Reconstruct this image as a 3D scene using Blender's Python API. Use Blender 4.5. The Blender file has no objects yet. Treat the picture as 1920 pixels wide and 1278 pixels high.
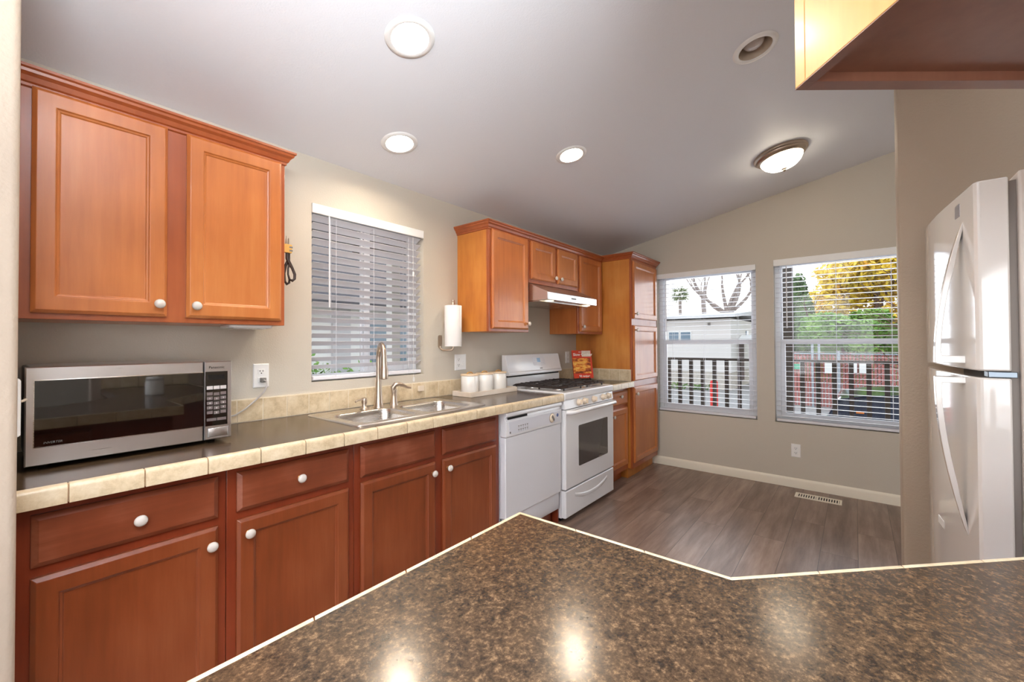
import bpy, bmesh, math, random
from mathutils import Vector, Matrix
PI = math.pi
SC = bpy.context.scene
COL = SC.collection
random.seed(7)

# ------------------------------------------------------------------ camera
CAMH = 1.285
YAW, PITCH, ROLL, FPX, PPY = 0.683029896, 0.0126448321, -0.00480907352, 790.174277, 632.661223
cam = bpy.data.cameras.new('camera'); camo = bpy.data.objects.new('camera', cam); COL.objects.link(camo)
f0 = Vector((math.cos(YAW), math.sin(YAW), 0)); r0 = Vector((math.sin(YAW), -math.cos(YAW), 0)); u0 = Vector((0, 0, 1))
fw = f0*math.cos(PITCH) + u0*math.sin(PITCH); up = -f0*math.sin(PITCH) + u0*math.cos(PITCH)
rt = r0*math.cos(ROLL) + up*math.sin(ROLL); up2 = -r0*math.sin(ROLL) + up*math.cos(ROLL)
M = Matrix.Identity(4)
for i in range(3):
    M[i][0] = rt[i]; M[i][1] = up2[i]; M[i][2] = -fw[i]
M[2][3] = CAMH
camo.matrix_world = M
cam.sensor_width = 36; cam.lens = FPX/1920*36; cam.shift_y = (PPY-639)/1920
cam.clip_start = 0.02; cam.clip_end = 300
SC.camera = camo

# ------------------------------------------------------------------ light
W = bpy.data.worlds.new('overcast_sky'); SC.world = W; W.use_nodes = True
nt = W.node_tree; bg = nt.nodes['Background']
tc = nt.nodes.new('ShaderNodeTexCoord'); sep = nt.nodes.new('ShaderNodeSeparateXYZ'); rp = nt.nodes.new('ShaderNodeValToRGB')
nt.links.new(tc.outputs['Generated'], sep.inputs[0]); nt.links.new(sep.outputs['Z'], rp.inputs[0]); nt.links.new(rp.outputs[0], bg.inputs[0])
rp.color_ramp.elements[0].position = 0.0; rp.color_ramp.elements[0].color = (1, 1, 1, 1)
rp.color_ramp.elements[1].position = 0.7; rp.color_ramp.elements[1].color = (0.78, 0.88, 1.0, 1)
bg.inputs[1].default_value = 0.97

def area(name, loc, rot, sx, sy, power, col=(1, 1, 1)):
    l = bpy.data.lights.new(name, 'AREA'); l.shape = 'RECTANGLE'; l.size = sx; l.size_y = sy; l.energy = power; l.color = col
    o = bpy.data.objects.new(name, l); COL.objects.link(o); o.location = loc; o.rotation_euler = rot; return o
# fill lamps added outside assumed, unseen window openings behind the camera
area('added_fill_back', (-4.75, -1.2, 1.45), (PI/2, 0, -PI/2), 5.0, 2.1, 70, (0.97, 0.98, 1.0))
area('added_fill_right', (-2.5, -6.25, 1.4), (PI/2, 0, 0), 3.6, 2.1, 50, (0.97, 0.98, 1.0))
area('added_ceiling_fill', (-0.25, -0.95, 1.7), (PI, 0.0, 0), 0.9, 0.9, 165, (0.92, 0.965, 1.0))  # added lamp aimed up to brighten the ceiling, no fixture of the room
# daylight through the dining and sink windows
area('daylight_dining_windows', (4.75, 0.55, 1.45), (PI/2, 0, PI/2), 2.1, 1.4, 14, (0.86, 0.93, 1.0))
SC.view_settings.view_transform = 'Standard'; SC.view_settings.look = 'None'
SC.view_settings.exposure = 1.1; SC.view_settings.gamma = 1.0; SC.view_settings.use_curve_mapping = False
BULB = 170.0; DOME = 9.0

# ------------------------------------------------------------------ materials
def s2l(c):
    return tuple(((x/255)/12.92 if x/255 <= 0.04045 else ((x/255+0.055)/1.055)**2.4) for x in c) + (1,)
def new_mat(name):
    m = bpy.data.materials.new(name); m.use_nodes = True
    return m, m.node_tree, m.node_tree.nodes['Principled BSDF']
def link(nt, a, b): nt.links.new(a, b)
def coords(nt, scale=(1, 1, 1), rot=(0, 0, 0)):
    t = nt.nodes.new('ShaderNodeTexCoord'); mp = nt.nodes.new('ShaderNodeMapping')
    mp.inputs['Scale'].default_value = scale; mp.inputs['Rotation'].default_value = rot
    link(nt, t.outputs['Object'], mp.inputs[0]); return mp.outputs[0]
def noise(nt, vec, scale, detail=3, rough=0.5):
    n = nt.nodes.new('ShaderNodeTexNoise'); n.inputs['Scale'].default_value = scale
    n.inputs['Detail'].default_value = detail; n.inputs['Roughness'].default_value = rough
    link(nt, vec, n.inputs['Vector']); return n.outputs[0]
def ramp(nt, fac, stops):
    r = nt.nodes.new('ShaderNodeValToRGB'); e = r.color_ramp.elements
    while len(e) < len(stops): e.new(0.5)
    for el, (p, c) in zip(e, stops): el.position = p; el.color = s2l(c)
    link(nt, fac, r.inputs[0]); return r.outputs[0]
def bump(nt, b, height, strength, dist=0.002):
    n = nt.nodes.new('ShaderNodeBump'); n.inputs['Strength'].default_value = strength; n.inputs['Distance'].default_value = dist
    link(nt, height, n.inputs['Height']); link(nt, n.outputs[0], b.inputs['Normal'])
def mixc(nt, fac, a, b, mode='MIX'):
    n = nt.nodes.new('ShaderNodeMix'); n.data_type = 'RGBA'; n.blend_type = mode
    if isinstance(fac, float): n.inputs[0].default_value = fac
    else: link(nt, fac, n.inputs[0])
    for k, v in ((6, a), (7, b)):
        if isinstance(v, tuple): n.inputs[k].default_value = v
        else: link(nt, v, n.inputs[k])
    return n.outputs[2]
def plain(name, c, rough=0.5, metal=0.0, coat=0.0, spec=0.5, bumps=None, var=0.0):
    m, nt, b = new_mat(name)
    b.inputs['Base Color'].default_value = s2l(c); b.inputs['Roughness'].default_value = rough; b.inputs['Metallic'].default_value = metal
    b.inputs['Coat Weight'].default_value = coat; b.inputs['Coat Roughness'].default_value = 0.08; b.inputs['Specular IOR Level'].default_value = spec
    v = coords(nt)
    if bumps: bump(nt, b, noise(nt, v, bumps[0], 4), bumps[1], bumps[2])
    if var:
        lo = tuple(max(0, x*(1-var)) for x in c); hi = tuple(min(255, x*(1+var)) for x in c)
        link(nt, ramp(nt, noise(nt, v, 9, 4), [(0.3, lo), (0.7, hi)]), b.inputs['Base Color'])
    return m
def wood(name, lo, mid, hi, grain=(14, 14, 1.1), rough=0.33, coat=0.25, blotch=1.6):
    m, nt, b = new_mat(name)
    v = coords(nt, grain); v2 = coords(nt, (1, 1, 0.6))
    g = noise(nt, v, 3.0, 6, 0.6); bl = noise(nt, v2, blotch*2.2, 3, 0.5)
    mx = nt.nodes.new('ShaderNodeMath'); mx.operation = 'MULTIPLY_ADD'; link(nt, g, mx.inputs[0]); mx.inputs[1].default_value = 0.35
    m2 = nt.nodes.new('ShaderNodeMath'); m2.operation = 'MULTIPLY'; link(nt, bl, m2.inputs[0]); m2.inputs[1].default_value = 0.65
    link(nt, m2.outputs[0], mx.inputs[2])
    link(nt, ramp(nt, mx.outputs[0], [(0.32, lo), (0.5, mid), (0.68, hi)]), b.inputs['Base Color'])
    b.inputs['Roughness'].default_value = rough; b.inputs['Coat Weight'].default_value = coat; b.inputs['Coat Roughness'].default_value = 0.16
    bump(nt, b, g, 0.05, 0.001); return m
def wall_mat(name, c, scale=170, strength=0.35):
    m, nt, b = new_mat(name); b.inputs['Base Color'].default_value = s2l(c); b.inputs['Roughness'].default_value = 0.55
    b.inputs['Specular IOR Level'].default_value = 0.3
    bump(nt, b, noise(nt, coords(nt), scale, 2, 0.5), strength, 0.0025); return m
MT = {}
MT['wall'] = wall_mat('greige_paint', (200, 192, 178))
MT['beige_dimmed'] = wall_mat('beige_paint_darkened', (178, 163, 146), 110, 0.5)  # beige wall paint, colour darkened to offset excess light on these walls
MT['ceiling'] = wall_mat('ceiling_paint', (234, 237, 243), 150, 0.3)
MT['honey'] = wood('honey_maple', (168, 94, 44), (188, 110, 54), (202, 128, 68))
MT['honey_h'] = wood('honey_maple_rail', (168, 94, 44), (188, 110, 54), (202, 128, 68), (1.1, 14, 14))
MT['side'] = wood('golden_maple_side', (180, 104, 40), (200, 126, 52), (214, 146, 70), (9, 9, 0.9), 0.4, 0.15, 2.4)
MT['red'] = wood('red_stained_maple', (112, 52, 24), (132, 64, 32), (148, 80, 46))
MT['red_h'] = wood('red_stained_maple_rail', (108, 50, 28), (126, 62, 36), (152, 88, 62), (1.1, 14, 14), 0.35, 0.2, 3.0)
MT['redframe'] = wood('red_face_frame', (112, 42, 20), (128, 52, 26), (140, 62, 34))
MT['frame'] = wood('orange_face_frame', (146, 70, 32), (162, 82, 40), (176, 96, 52))
MT['white'] = plain('white_paint', (238, 238, 236), 0.4)
MT['vinyl'] = plain('white_vinyl', (228, 230, 234), 0.35)
MT['slat'] = plain('blind_slat_white', (226, 226, 232), 0.4)
MT['enamel'] = plain('white_enamel', (234, 234, 236), 0.16, coat=0.5)
MT['enamel_soft'] = plain('white_steel_panel', (226, 227, 232), 0.32, coat=0.2)
MT['fridge'] = plain('gloss_white_fridge', (232, 229, 226), 0.07, coat=0.6)
MT['fridge_side'] = plain('fridge_textured_side', (214, 206, 200), 0.35)
MT['bisque'] = plain('almond_plastic', (222, 206, 186), 0.35)
MT['cream'] = plain('cream_trim_paint', (234, 226, 208), 0.4)
MT['black'] = plain('black_plastic', (18, 17, 17), 0.3)
MT['iron'] = plain('cast_iron', (42, 34, 32), 0.5, bumps=(220, 0.2, 0.001))
MT['shadow'] = plain('dark_recess', (20, 16, 14), 0.8)
MT['knob'] = plain('ivory_knob', (208, 200, 190), 0.25, coat=0.3)
MT['brass'] = plain('antique_brass', (168, 128, 82), 0.3, metal=1.0)
MT['grey'] = plain('grey_plastic', (120, 116, 112), 0.4)
MT['gasket'] = plain('grey_gasket', (150, 142, 136), 0.6)
MT['hinge'] = plain('steel_hinge', (120, 130, 140), 0.3, metal=0.8)
MT['glassdark'] = plain('black_glass', (14, 10, 9), 0.03, spec=1.0)
MT['ovenglass'] = plain('oven_glass', (70, 66, 66), 0.04, spec=0.9)
MT['paper'] = plain('paper_towel', (242, 240, 238), 0.9, bumps=(120, 0.3, 0.002))
MT['whitewood'] = wood('whitewashed_wood', (206, 190, 170), (220, 206, 190), (230, 220, 206), (1.0, 12, 12), 0.6, 0.0)
MT['lightwood'] = wood('pale_beech', (212, 184, 150), (226, 202, 172), (234, 214, 188), (3, 12, 12), 0.5, 0.0)
MT['ceramic'] = plain('white_ceramic', (240, 238, 234), 0.2, coat=0.4)
MT['leather'] = plain('tan_loop', (196, 150, 86), 0.6)
def steel(name, c, rough, st=(1, 60, 60)):
    m, nt, b = new_mat(name); b.inputs['Metallic'].default_value = 1.0; b.inputs['Base Color'].default_value = s2l(c)
    n = noise(nt, coords(nt, st), 8, 3); mr = nt.nodes.new('ShaderNodeMapRange')
    mr.inputs[3].default_value = rough*0.8; mr.inputs[4].default_value = rough*1.25
    link(nt, n, mr.inputs[0]); link(nt, mr.outputs[0], b.inputs['Roughness']); return m
MT['steel'] = steel('brushed_stainless', (210, 208, 208), 0.3)
MT['sinksteel'] = steel('satin_sink_steel', (205, 200, 194), 0.26)
MT['nickel'] = steel('brushed_nickel', (196, 180, 164), 0.3, (20, 20, 20))
MT['bronze'] = steel('antique_nickel', (184, 168, 152), 0.35, (10, 10, 10))
def emit(name, c, s):
    m, nt, b = new_mat(name); b.inputs['Base Color'].default_value = s2l(c)
    b.inputs['Emission Color'].default_value = s2l(c); b.inputs['Emission Strength'].default_value = s; return m
MT['bulb'] = emit('lit_bulb', (255, 240, 218), BULB)
MT['dome'] = emit('lit_glass_dome', (255, 240, 214), DOME)
MT['hoodlamp'] = emit('hood_lamp_lens', (255, 236, 200), 1.0)
MT['offbulb'] = plain('unlit_bulb', (206, 200, 198), 0.15)
MT['can_cone'] = plain('cream_reflector', (196, 182, 164), 0.4)
MT['lcd'] = plain('blue_display', (130, 170, 205), 0.2)
def glass_mat():
    m, nt, b = new_mat('clear_window_glass'); nt.nodes.remove(b)
    t = nt.nodes.new('ShaderNodeBsdfTransparent'); g = nt.nodes.new('ShaderNodeBsdfGlossy'); g.inputs['Roughness'].default_value = 0.02
    fr = nt.nodes.new('ShaderNodeFresnel'); fr.inputs[0].default_value = 1.3; mx = nt.nodes.new('ShaderNodeMixShader')
    link(nt, fr.outputs[0], mx.inputs[0]); link(nt, t.outputs[0], mx.inputs[1]); link(nt, g.outputs[0], mx.inputs[2])
    link(nt, mx.outputs[0], nt.nodes['Material Output'].inputs[0]); return m
MT['glass'] = glass_mat()
def laminate():
    m, nt, b = new_mat('granite_look_laminate'); v = coords(nt)
    a = noise(nt, v, 120, 10, 0.82); c = noise(nt, v, 30, 6, 0.7)
    col = ramp(nt, a, [(0.36, (32, 26, 21)), (0.46, (56, 43, 33)), (0.54, (82, 64, 47)), (0.64, (142, 114, 84))])
    col2 = mixc(nt, 0.3, col, ramp(nt, c, [(0.35, (40, 32, 27)), (0.65, (98, 76, 54))]), 'MIX')
    link(nt, col2, b.inputs['Base Color']); b.inputs['Roughness'].default_value = 0.19; b.inputs['Specular IOR Level'].default_value = 0.34
    bump(nt, b, noise(nt, v, 60, 2), 0.06, 0.002); return m
MT['laminate'] = laminate()
def tile():
    m, nt, b = new_mat('travertine_tile'); v = coords(nt)
    link(nt, ramp(nt, noise(nt, v, 16, 8, 0.75), [(0.35, (190, 168, 134)), (0.5, (212, 192, 158)), (0.7, (228, 212, 184))]), b.inputs['Base Color'])
    b.inputs['Roughness'].default_value = 0.35; b.inputs['Coat Weight'].default_value = 0.2; return m
MT['tile'] = tile()
MT['grout'] = plain('sanded_grout', (226, 214, 192), 0.9)
MT['grout_d'] = plain('darker_grout', (196, 160, 124), 0.9)
def floor_mat():
    m, nt, b = new_mat('greige_vinyl_plank'); v = coords(nt)
    br = nt.nodes.new('ShaderNodeTexBrick'); link(nt, v, br.inputs['Vector'])
    br.inputs['Scale'].default_value = 1.0; br.inputs['Brick Width'].default_value = 1.22; br.inputs['Row Height'].default_value = 0.18
    br.inputs['Mortar Size'].default_value = 0.0012; br.offset = 0.37; br.inputs['Color1'].default_value = (0, 0, 0, 1); br.inputs['Color2'].default_value = (1, 1, 1, 1)
    br.inputs['Mortar'].default_value = (0, 0, 0, 1)
    off = nt.nodes.new('ShaderNodeVectorMath'); off.operation = 'MULTIPLY_ADD'; link(nt, br.outputs['Color'], off.inputs[0])
    off.inputs[1].default_value = (7, 3, 0); 
    g = coords(nt, (0.9, 8, 1)); link(nt, g, off.inputs[2])
    n = noise(nt, off.outputs[0], 2.0, 7, 0.65)
    c = ramp(nt, n, [(0.3, (100, 80, 69)), (0.5, (132, 109, 96)), (0.7, (158, 136, 122))])
    c2 = mixc(nt, 0.35, c, br.outputs['Color'], 'SOFT_LIGHT')
    c3 = mixc(nt, br.outputs['Fac'], c2, s2l((62, 50, 44)))
    link(nt, c3, b.inputs['Base Color']); b.inputs['Roughness'].default_value = 0.3; bump(nt, b, n, 0.05, 0.001); return m
MT['floor'] = floor_mat()

# ------------------------------------------------------------------ mesh helpers
ORG = {}
class MB:
    def __init__(s): s.v = []; s.f = []
    def add(s, vs, fs):
        n = len(s.v); s.v += [tuple(v) for v in vs]; s.f += [tuple(i+n for i in f) for f in fs]; return s
    def box(s, x0, x1, y0, y1, z0, z1):
        return s.add([(x, y, z) for x in (x0, x1) for y in (y0, y1) for z in (z0, z1)],
                     [(0, 1, 3, 2), (4, 6, 7, 5), (0, 4, 5, 1), (2, 3, 7, 6), (0, 2, 6, 4), (1, 5, 7, 3)])
    def obox(s, c, ax, ay, az):   # oriented box: centre and half-axis vectors
        c = Vector(c); A = [Vector(a) for a in (ax, ay, az)]
        return s.add([c+A[0]*i+A[1]*j+A[2]*k for i in (-1, 1) for j in (-1, 1) for k in (-1, 1)],
                     [(0, 1, 3, 2), (4, 6, 7, 5), (0, 4, 5, 1), (2, 3, 7, 6), (0, 2, 6, 4), (1, 5, 7, 3)])
    def prism(s, pts, a, b, ax='z'):   # polygon extruded along an axis
        def m(p, h): return {'z': (p[0], p[1], h), 'y': (p[0], h, p[1]), 'x': (h, p[0], p[1])}[ax]
        n = len(pts)
        return s.add([m(p, a) for p in pts]+[m(p, b) for p in pts],
                     [tuple(range(n)), tuple(range(2*n-1, n-1, -1))]+[(i, (i+1) % n, n+(i+1) % n, n+i) for i in range(n)])
    def tube(s, pts, r, n=10, cap=True):
        P = [Vector(p) for p in pts]; R = r if isinstance(r, (list, tuple)) else [r]*len(P)
        d0 = (P[1]-P[0]).normalized(); a = d0.orthogonal().normalized(); vs = []; 
        for i, p in enumerate(P):
            d = (P[min(i+1, len(P)-1)]-P[max(i-1, 0)]).normalized()
            a = (a-d*a.dot(d)).normalized(); b = d.cross(a)
            vs += [p+(a*math.cos(2*PI*k/n)+b*math.sin(2*PI*k/n))*R[i] for k in range(n)]
        fs = [(i*n+k, i*n+(k+1) % n, (i+1)*n+(k+1) % n, (i+1)*n+k) for i in range(len(P)-1) for k in range(n)]
        if cap: fs += [tuple(range(n-1, -1, -1)), tuple((len(P)-1)*n+k for k in range(n))]
        return s.add(vs, fs)
    def lathe(s, prof, c=(0, 0, 0), d=(0, 0, 1), n=32, closed=False):   # profile of (radius, height) about axis d
        d = Vector(d).normalized(); a = d.orthogonal().normalized(); b = d.cross(a); c = Vector(c); vs = []
        for r, h in prof: vs += [c+d*h+(a*math.cos(2*PI*k/n)+b*math.sin(2*PI*k/n))*max(r, 1e-5) for k in range(n)]
        m = len(prof); fs = [(i*n+k, i*n+(k+1) % n, ((i+1) % m)*n+(k+1) % n, ((i+1) % m)*n+k) for i in range(m if closed else m-1) for k in range(n)]
        return s.add(vs, fs)
    def rings(s, fn, u0, u1, v0, v1, prof):   # nested rectangles (inset, height), last one filled
        vs = []
        for ins, h in prof: vs += [fn(u0+ins, v0+ins, h), fn(u1-ins, v0+ins, h), fn(u1-ins, v1-ins, h), fn(u0+ins, v1-ins, h)]
        fs = [(i*4+k, i*4+(k+1) % 4, (i+1)*4+(k+1) % 4, (i+1)*4+k) for i in range(len(prof)-1) for k in range(4)]
        fs += [(0, 1, 2, 3), tuple((len(prof)-1)*4+k for k in range(4))]
        return s.add(vs, fs)
    def build(s, name, mat, parent=None, bevel=0.0, sharp=35, org=None, recalc=True):
        me = bpy.data.meshes.new(name)
        if parent is not None: o0 = ORG[parent.name]
        elif org is not None: o0 = org
        else:
            xs, ys, zs = zip(*s.v); o0 = ((min(xs)+max(xs))/2, (min(ys)+max(ys))/2, min(zs))
        me.from_pydata([(v[0]-o0[0], v[1]-o0[1], v[2]-o0[2]) for v in s.v], [], s.f)
        if recalc:
            bm = bmesh.new(); bm.from_mesh(me); bmesh.ops.recalc_face_normals(bm, faces=bm.faces); bm.to_mesh(me); bm.free()
        me.polygons.foreach_set('use_smooth', [True]*len(me.polygons)); me.set_sharp_from_angle(angle=math.radians(sharp))
        me.materials.append(MT[mat] if isinstance(mat, str) else mat)
        o = bpy.data.objects.new(name, me); COL.objects.link(o)
        if parent is not None: o.parent = parent
        else: o.location = o0
        ORG[o.name] = o0
        if bevel:
            b = o.modifiers.new('bevel', 'BEVEL'); b.width = bevel; b.segments = 2; b.limit_method = 'ANGLE'; b.angle_limit = math.radians(40)
            b.harden_normals = False
        return o
def tag(o, label, cat, group=None):
    o['label'] = label; o['category'] = cat
    if group: o['group'] = group
    return o
def thing(name, label, cat, loc, group=None):
    o = bpy.data.objects.new(name, None); COL.objects.link(o); o.location = loc; o.empty_display_size = 0.1
    ORG[o.name] = tuple(loc); return tag(o, label, cat, group)
def struct(name, mb, mat, bevel=0.0, **k):
    o = mb.build(name, mat, bevel=bevel, **k); o['kind'] = 'structure'; return o
def sroot(name, loc):
    o = bpy.data.objects.new(name, None); COL.objects.link(o); o.location = loc; ORG[o.name] = tuple(loc); o['kind'] = 'structure'; return o
def dup(root, loc, label, rotz=None):
    r = root.copy(); COL.objects.link(r); r.location = loc; r['label'] = label
    if rotz is not None: r.rotation_euler[2] = rotz
    for ch in root.children:
        c = ch.copy(); COL.objects.link(c); c.parent = r
        for g in ch.children:
            d = g.copy(); COL.objects.link(d); d.parent = c
    return r
def text(name, body, size, mat, origin, xdir, ydir, parent, ext=0.0004, align='LEFT', bold=0.0, shear=0.0):
    cu = bpy.data.curves.new(name, 'FONT'); cu.body = body; cu.size = size; cu.extrude = ext; cu.align_x = align; cu.offset = bold; cu.shear = shear
    cu.resolution_u = 3
    t = bpy.data.objects.new('tmp', cu); COL.objects.link(t)
    dg = bpy.context.evaluated_depsgraph_get(); me = bpy.data.meshes.new_from_object(t.evaluated_get(dg)); bpy.data.objects.remove(t)
    x = Vector(xdir).normalized(); y = Vector(ydir).normalized(); z = x.cross(y)
    mm = Matrix((x, y, z)).transposed().to_4x4(); o0 = Vector(ORG[parent.name]); mm.translation = Vector(origin)-o0
    me.transform(mm); me.materials.clear(); me.materials.append(MT[mat])
    o = bpy.data.objects.new(name, me); COL.objects.link(o); o.parent = parent; ORG[o.name] = tuple(o0); return o
def arc(c, r, a0, a1, n, plane='xz'):
    out = []
    for i in range(n+1):
        a = a0+(a1-a0)*i/n; u, v = r*math.cos(a), r*math.sin(a)
        out.append((c[0]+u, c[1], c[2]+v) if plane == 'xz' else (c[0], c[1]+u, c[2]+v) if plane == 'yz' else (c[0]+u, c[1]+v, c[2]))
    return out
def rrect(x0, x1, y0, y1, r, n=5):
    p = []
    for cx, cy, a in ((x1-r, y1-r, 0), (x0+r, y1-r, PI/2), (x0+r, y0+r, PI), (x1-r, y0+r, 1.5*PI)):
        p += [(cx+r*math.cos(a+PI/2*k/n), cy+r*math.sin(a+PI/2*k/n)) for k in range(n+1)]
    return p

# ------------------------------------------------------------------ room shell
WY, FX = 2.23, 4.469                 # sink wall face, dining wall face
def cz(y): return 2.281+0.2*(WY-y) if y > -2.2 else 2.281+0.2*(WY+2.2)-0.2*(-2.2-y)
TILT = -math.atan(0.2)
struct('floor', MB().box(-4.7, FX+0.12, -6.2, WY+0.12, -0.12, 0), 'floor', org=(0, 0, 0))
# sink wall with its window opening
mb = MB(); y0, y1 = WY, WY+0.12; SX0, SX1, SZ0, SZ1 = 1.06, 1.806, 1.082, 2.035
mb.box(-4.7, SX0, y0, y1, 0, 2.36).box(SX1, FX+0.12, y0, y1, 0, 2.36).box(SX0, SX1, y0, y1, 0, SZ0).box(SX0, SX1, y0, y1, SZ1, 2.36)
struct('wall_left', mb, 'wall')
# dining wall with two openings
AY0, AY1, AZ0, AZ1 = 0.709, 1.638, 0.56, 2.006
BY0, BY1, BZ0, BZ1 = -0.43, 0.569, 0.56, 2.027
mb = MB(); x0, x1 = FX, FX+0.12
def fbox(ya, yb, za, zb): mb.box(x0, x1, ya, yb, za, zb)
fbox(AY1, WY+0.12, 0, 2.4); fbox(AY0, AY1, 0, AZ0); fbox(AY0, AY1, AZ1, 2.4); fbox(BY1, AY0, 0, 2.4)
fbox(BY0, BY1, 0, BZ0); fbox(BY0, BY1, BZ1, 2.4); fbox(-6.2, BY0, 0, 2.4)
mb.prism([(1.9, 2.4), (-2.2, 3.23), (-6.1, 2.4)], x0, x1, 'x')
struct('wall_far', mb, 'wall')
# back wall and right wall of the living area, with wide openings added for fill light
mb = MB(); mb.box(-4.7, -4.58, -6.2, -3.7, 0, 3.3).box(-4.7, -4.58, 1.3, WY, 0, 3.3).box(-4.7, -4.58, -3.7, 1.3, 0, 0.4).box(-4.7, -4.58, -3.7, 1.3, 2.5, 3.3)
struct('wall_back', mb, 'wall')
mb = MB(); mb.box(-4.58, -4.3, -6.2, -6.08, 0, 2.6).box(-0.7, FX, -6.2, -6.08, 0, 2.6).box(-4.3, -0.7, -6.2, -6.08, 0, 0.35).box(-4.3, -0.7, -6.2, -6.08, 2.45, 2.6)
struct('wall_right', mb, 'wall')
# wall end at the near left, alcove walls round the refrigerator
mb = MB(); mb.prism(rrect(-0.10, 0.034, 1.45, 2.30, 0.014), 0, 2.5); struct('wall_near', mb, 'beige_dimmed')
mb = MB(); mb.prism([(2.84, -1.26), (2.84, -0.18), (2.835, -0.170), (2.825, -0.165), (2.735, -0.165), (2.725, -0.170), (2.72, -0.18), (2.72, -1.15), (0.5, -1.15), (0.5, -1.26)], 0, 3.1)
struct('wall_alcove', mb, 'beige_dimmed')
# ceiling slab, vaulted, with holes for the recessed cans
CANS = [(1.005, 1.318), (1.357, 1.871), (2.262, 1.358), (2.237, 0.346)]
cb = MB(); cb.prism([(WY+0.12, cz(WY+0.12)), (-2.2, cz(-2.2)), (-6.2, cz(-6.2)), (-6.2, cz(-6.2)+0.14), (-2.2, cz(-2.2)+0.14), (WY+0.12, cz(WY+0.12)+0.14)], -4.7, FX+0.12, 'x')
ceil = cb.build('ceiling', 'ceiling', org=(0, 0, 0)); ceil['kind'] = 'structure'
UPN = Vector((0, 0.2, 1)).normalized()
cut = MB()
for cx, cy in CANS: cut.lathe([(0, -0.05), (0.078, -0.05), (0.078, 0.12), (0, 0.12)], (cx, cy, cz(cy)), UPN, 40)
co = cut.build('cutter', 'white', org=(0, 0, 0))
md = ceil.modifiers.new('b', 'BOOLEAN'); md.object = co; md.operation = 'DIFFERENCE'; md.solver = 'EXACT'
dg = bpy.context.evaluated_depsgraph_get(); me = bpy.data.meshes.new_from_object(ceil.evaluated_get(dg))
ceil.modifiers.clear(); ceil.data = me; bpy.data.objects.remove(co)
for p in me.polygons: p.use_smooth = False
# baseboards
def base_prof(): return [(0, 0), (0.014, 0), (0.014, 0.062), (0.010, 0.076), (0.004, 0.083), (0, 0.083)]
mb = MB(); mb.add([(FX-p[0], y, p[1]) for y in (-6.0, 1.70) for p in base_prof()], [tuple(range(6)), tuple(range(11, 5, -1))]+[(i, (i+1) % 6, 6+(i+1) % 6, 6+i) for i in range(6)])
struct('baseboard_far', mb, 'cream')

# ------------------------------------------------------------------ windows and blinds
def window_far(name, Y0, Y1, Z0, Z1):
    r = sroot(name, (FX+0.10, (Y0+Y1)/2, Z0)); xa, xb = FX+0.072, FX+0.118; zm = 1.285
    m = MB(); t = 0.042
    m.box(xa, xb, Y0, Y0+t, Z0, Z1).box(xa, xb, Y1-t, Y1, Z0, Z1).box(xa, xb, Y0+t, Y1-t, Z0, Z0+t).box(xa, xb, Y0+t, Y1-t, Z1-t, Z1)
    m.build('window_frame', 'vinyl', r, 0.002)
    m = MB(); a, b = Y0+t+0.001, Y1-t-0.001
    m.box(xa+0.004, xa+0.024, a, a+0.034, Z0+t, zm+0.022).box(xa+0.004, xa+0.024, b-0.034, b, Z0+t, zm+0.022)
    m.box(xa+0.004, xa+0.024, a+0.034, b-0.034, Z0+t, Z0+t+0.04).box(xa+0.004, xa+0.024, a+0.034, b-0.034, zm-0.022, zm+0.022)
    m.build('lower_sash', 'vinyl', r, 0.002)
    m = MB(); m.box(xa+0.026, xa+0.042, a, a+0.014, zm-0.02, Z1-t).box(xa+0.026, xa+0.042, b-0.014, b, zm-0.02, Z1-t)
    m.box(xa+0.026, xa+0.042, a+0.014, b-0.014, zm-0.02, zm+0.014).box(xa+0.026, xa+0.042, a+0.014, b-0.014, Z1-t-0.014, Z1-t)
    m.build('upper_sash', 'vinyl', r, 0.002)
    MB().box(xa+0.012, xa+0.015, a+0.03, b-0.03, Z0+t+0.03, zm).build('glass_pane', 'glass', r)
    MB().box(xa+0.033, xa+0.036, a+0.01, b-0.01, zm, Z1-t-0.01).build('glass_pane', 'glass', r)
window_far('window_1', AY0, AY1, AZ0, AZ1)
window_far('window_2', BY0, BY1, BZ0, BZ1)
def window_sink():
    r = sroot('window_3', ((SX0+SX1)/2, WY+0.1, SZ0)); ya, yb = WY+0.076, WY+0.118; t = 0.036
    m = MB(); m.box(SX0, SX0+t, ya, yb, SZ0, SZ1).box(SX1-t, SX1, ya, yb, SZ0, SZ1).box(SX0+t, SX1-t, ya, yb, SZ0, SZ0+t).box(SX0+t, SX1-t, ya, yb, SZ1-t, SZ1)
    m.build('window_frame', 'vinyl', r, 0.002)
    xm = 1.437
    m = MB(); m.box(xm-0.02, xm+0.02, ya+0.004, ya+0.022, SZ0+t, SZ1-t).box(SX1-t-0.03, SX1-t, ya+0.004, ya+0.022, SZ0+t, SZ1-t)
    m.box(xm+0.02, SX1-t-0.03, ya+0.004, ya+0.022, SZ0+t, SZ0+t+0.03).box(xm+0.02, SX1-t-0.03, ya+0.004, ya+0.022, SZ1-t-0.03, SZ1-t)
    m.build('sliding_sash', 'vinyl', r, 0.002)
    m = MB(); m.box(xm-0.03, xm+0.008, ya+0.024, ya+0.04, SZ0+t, SZ1-t); m.build('fixed_stile', 'vinyl', r, 0.002)
    MB().box(xm+0.018, SX1-t-0.028, ya+0.011, ya+0.014, SZ0+t+0.028, SZ1-t-0.028).build('glass_pane', 'glass', r)
    MB().box(SX0+t, xm-0.028, ya+0.03, ya+0.033, SZ0+t, SZ1-t).build('glass_pane', 'glass', r)
window_sink()
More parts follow.
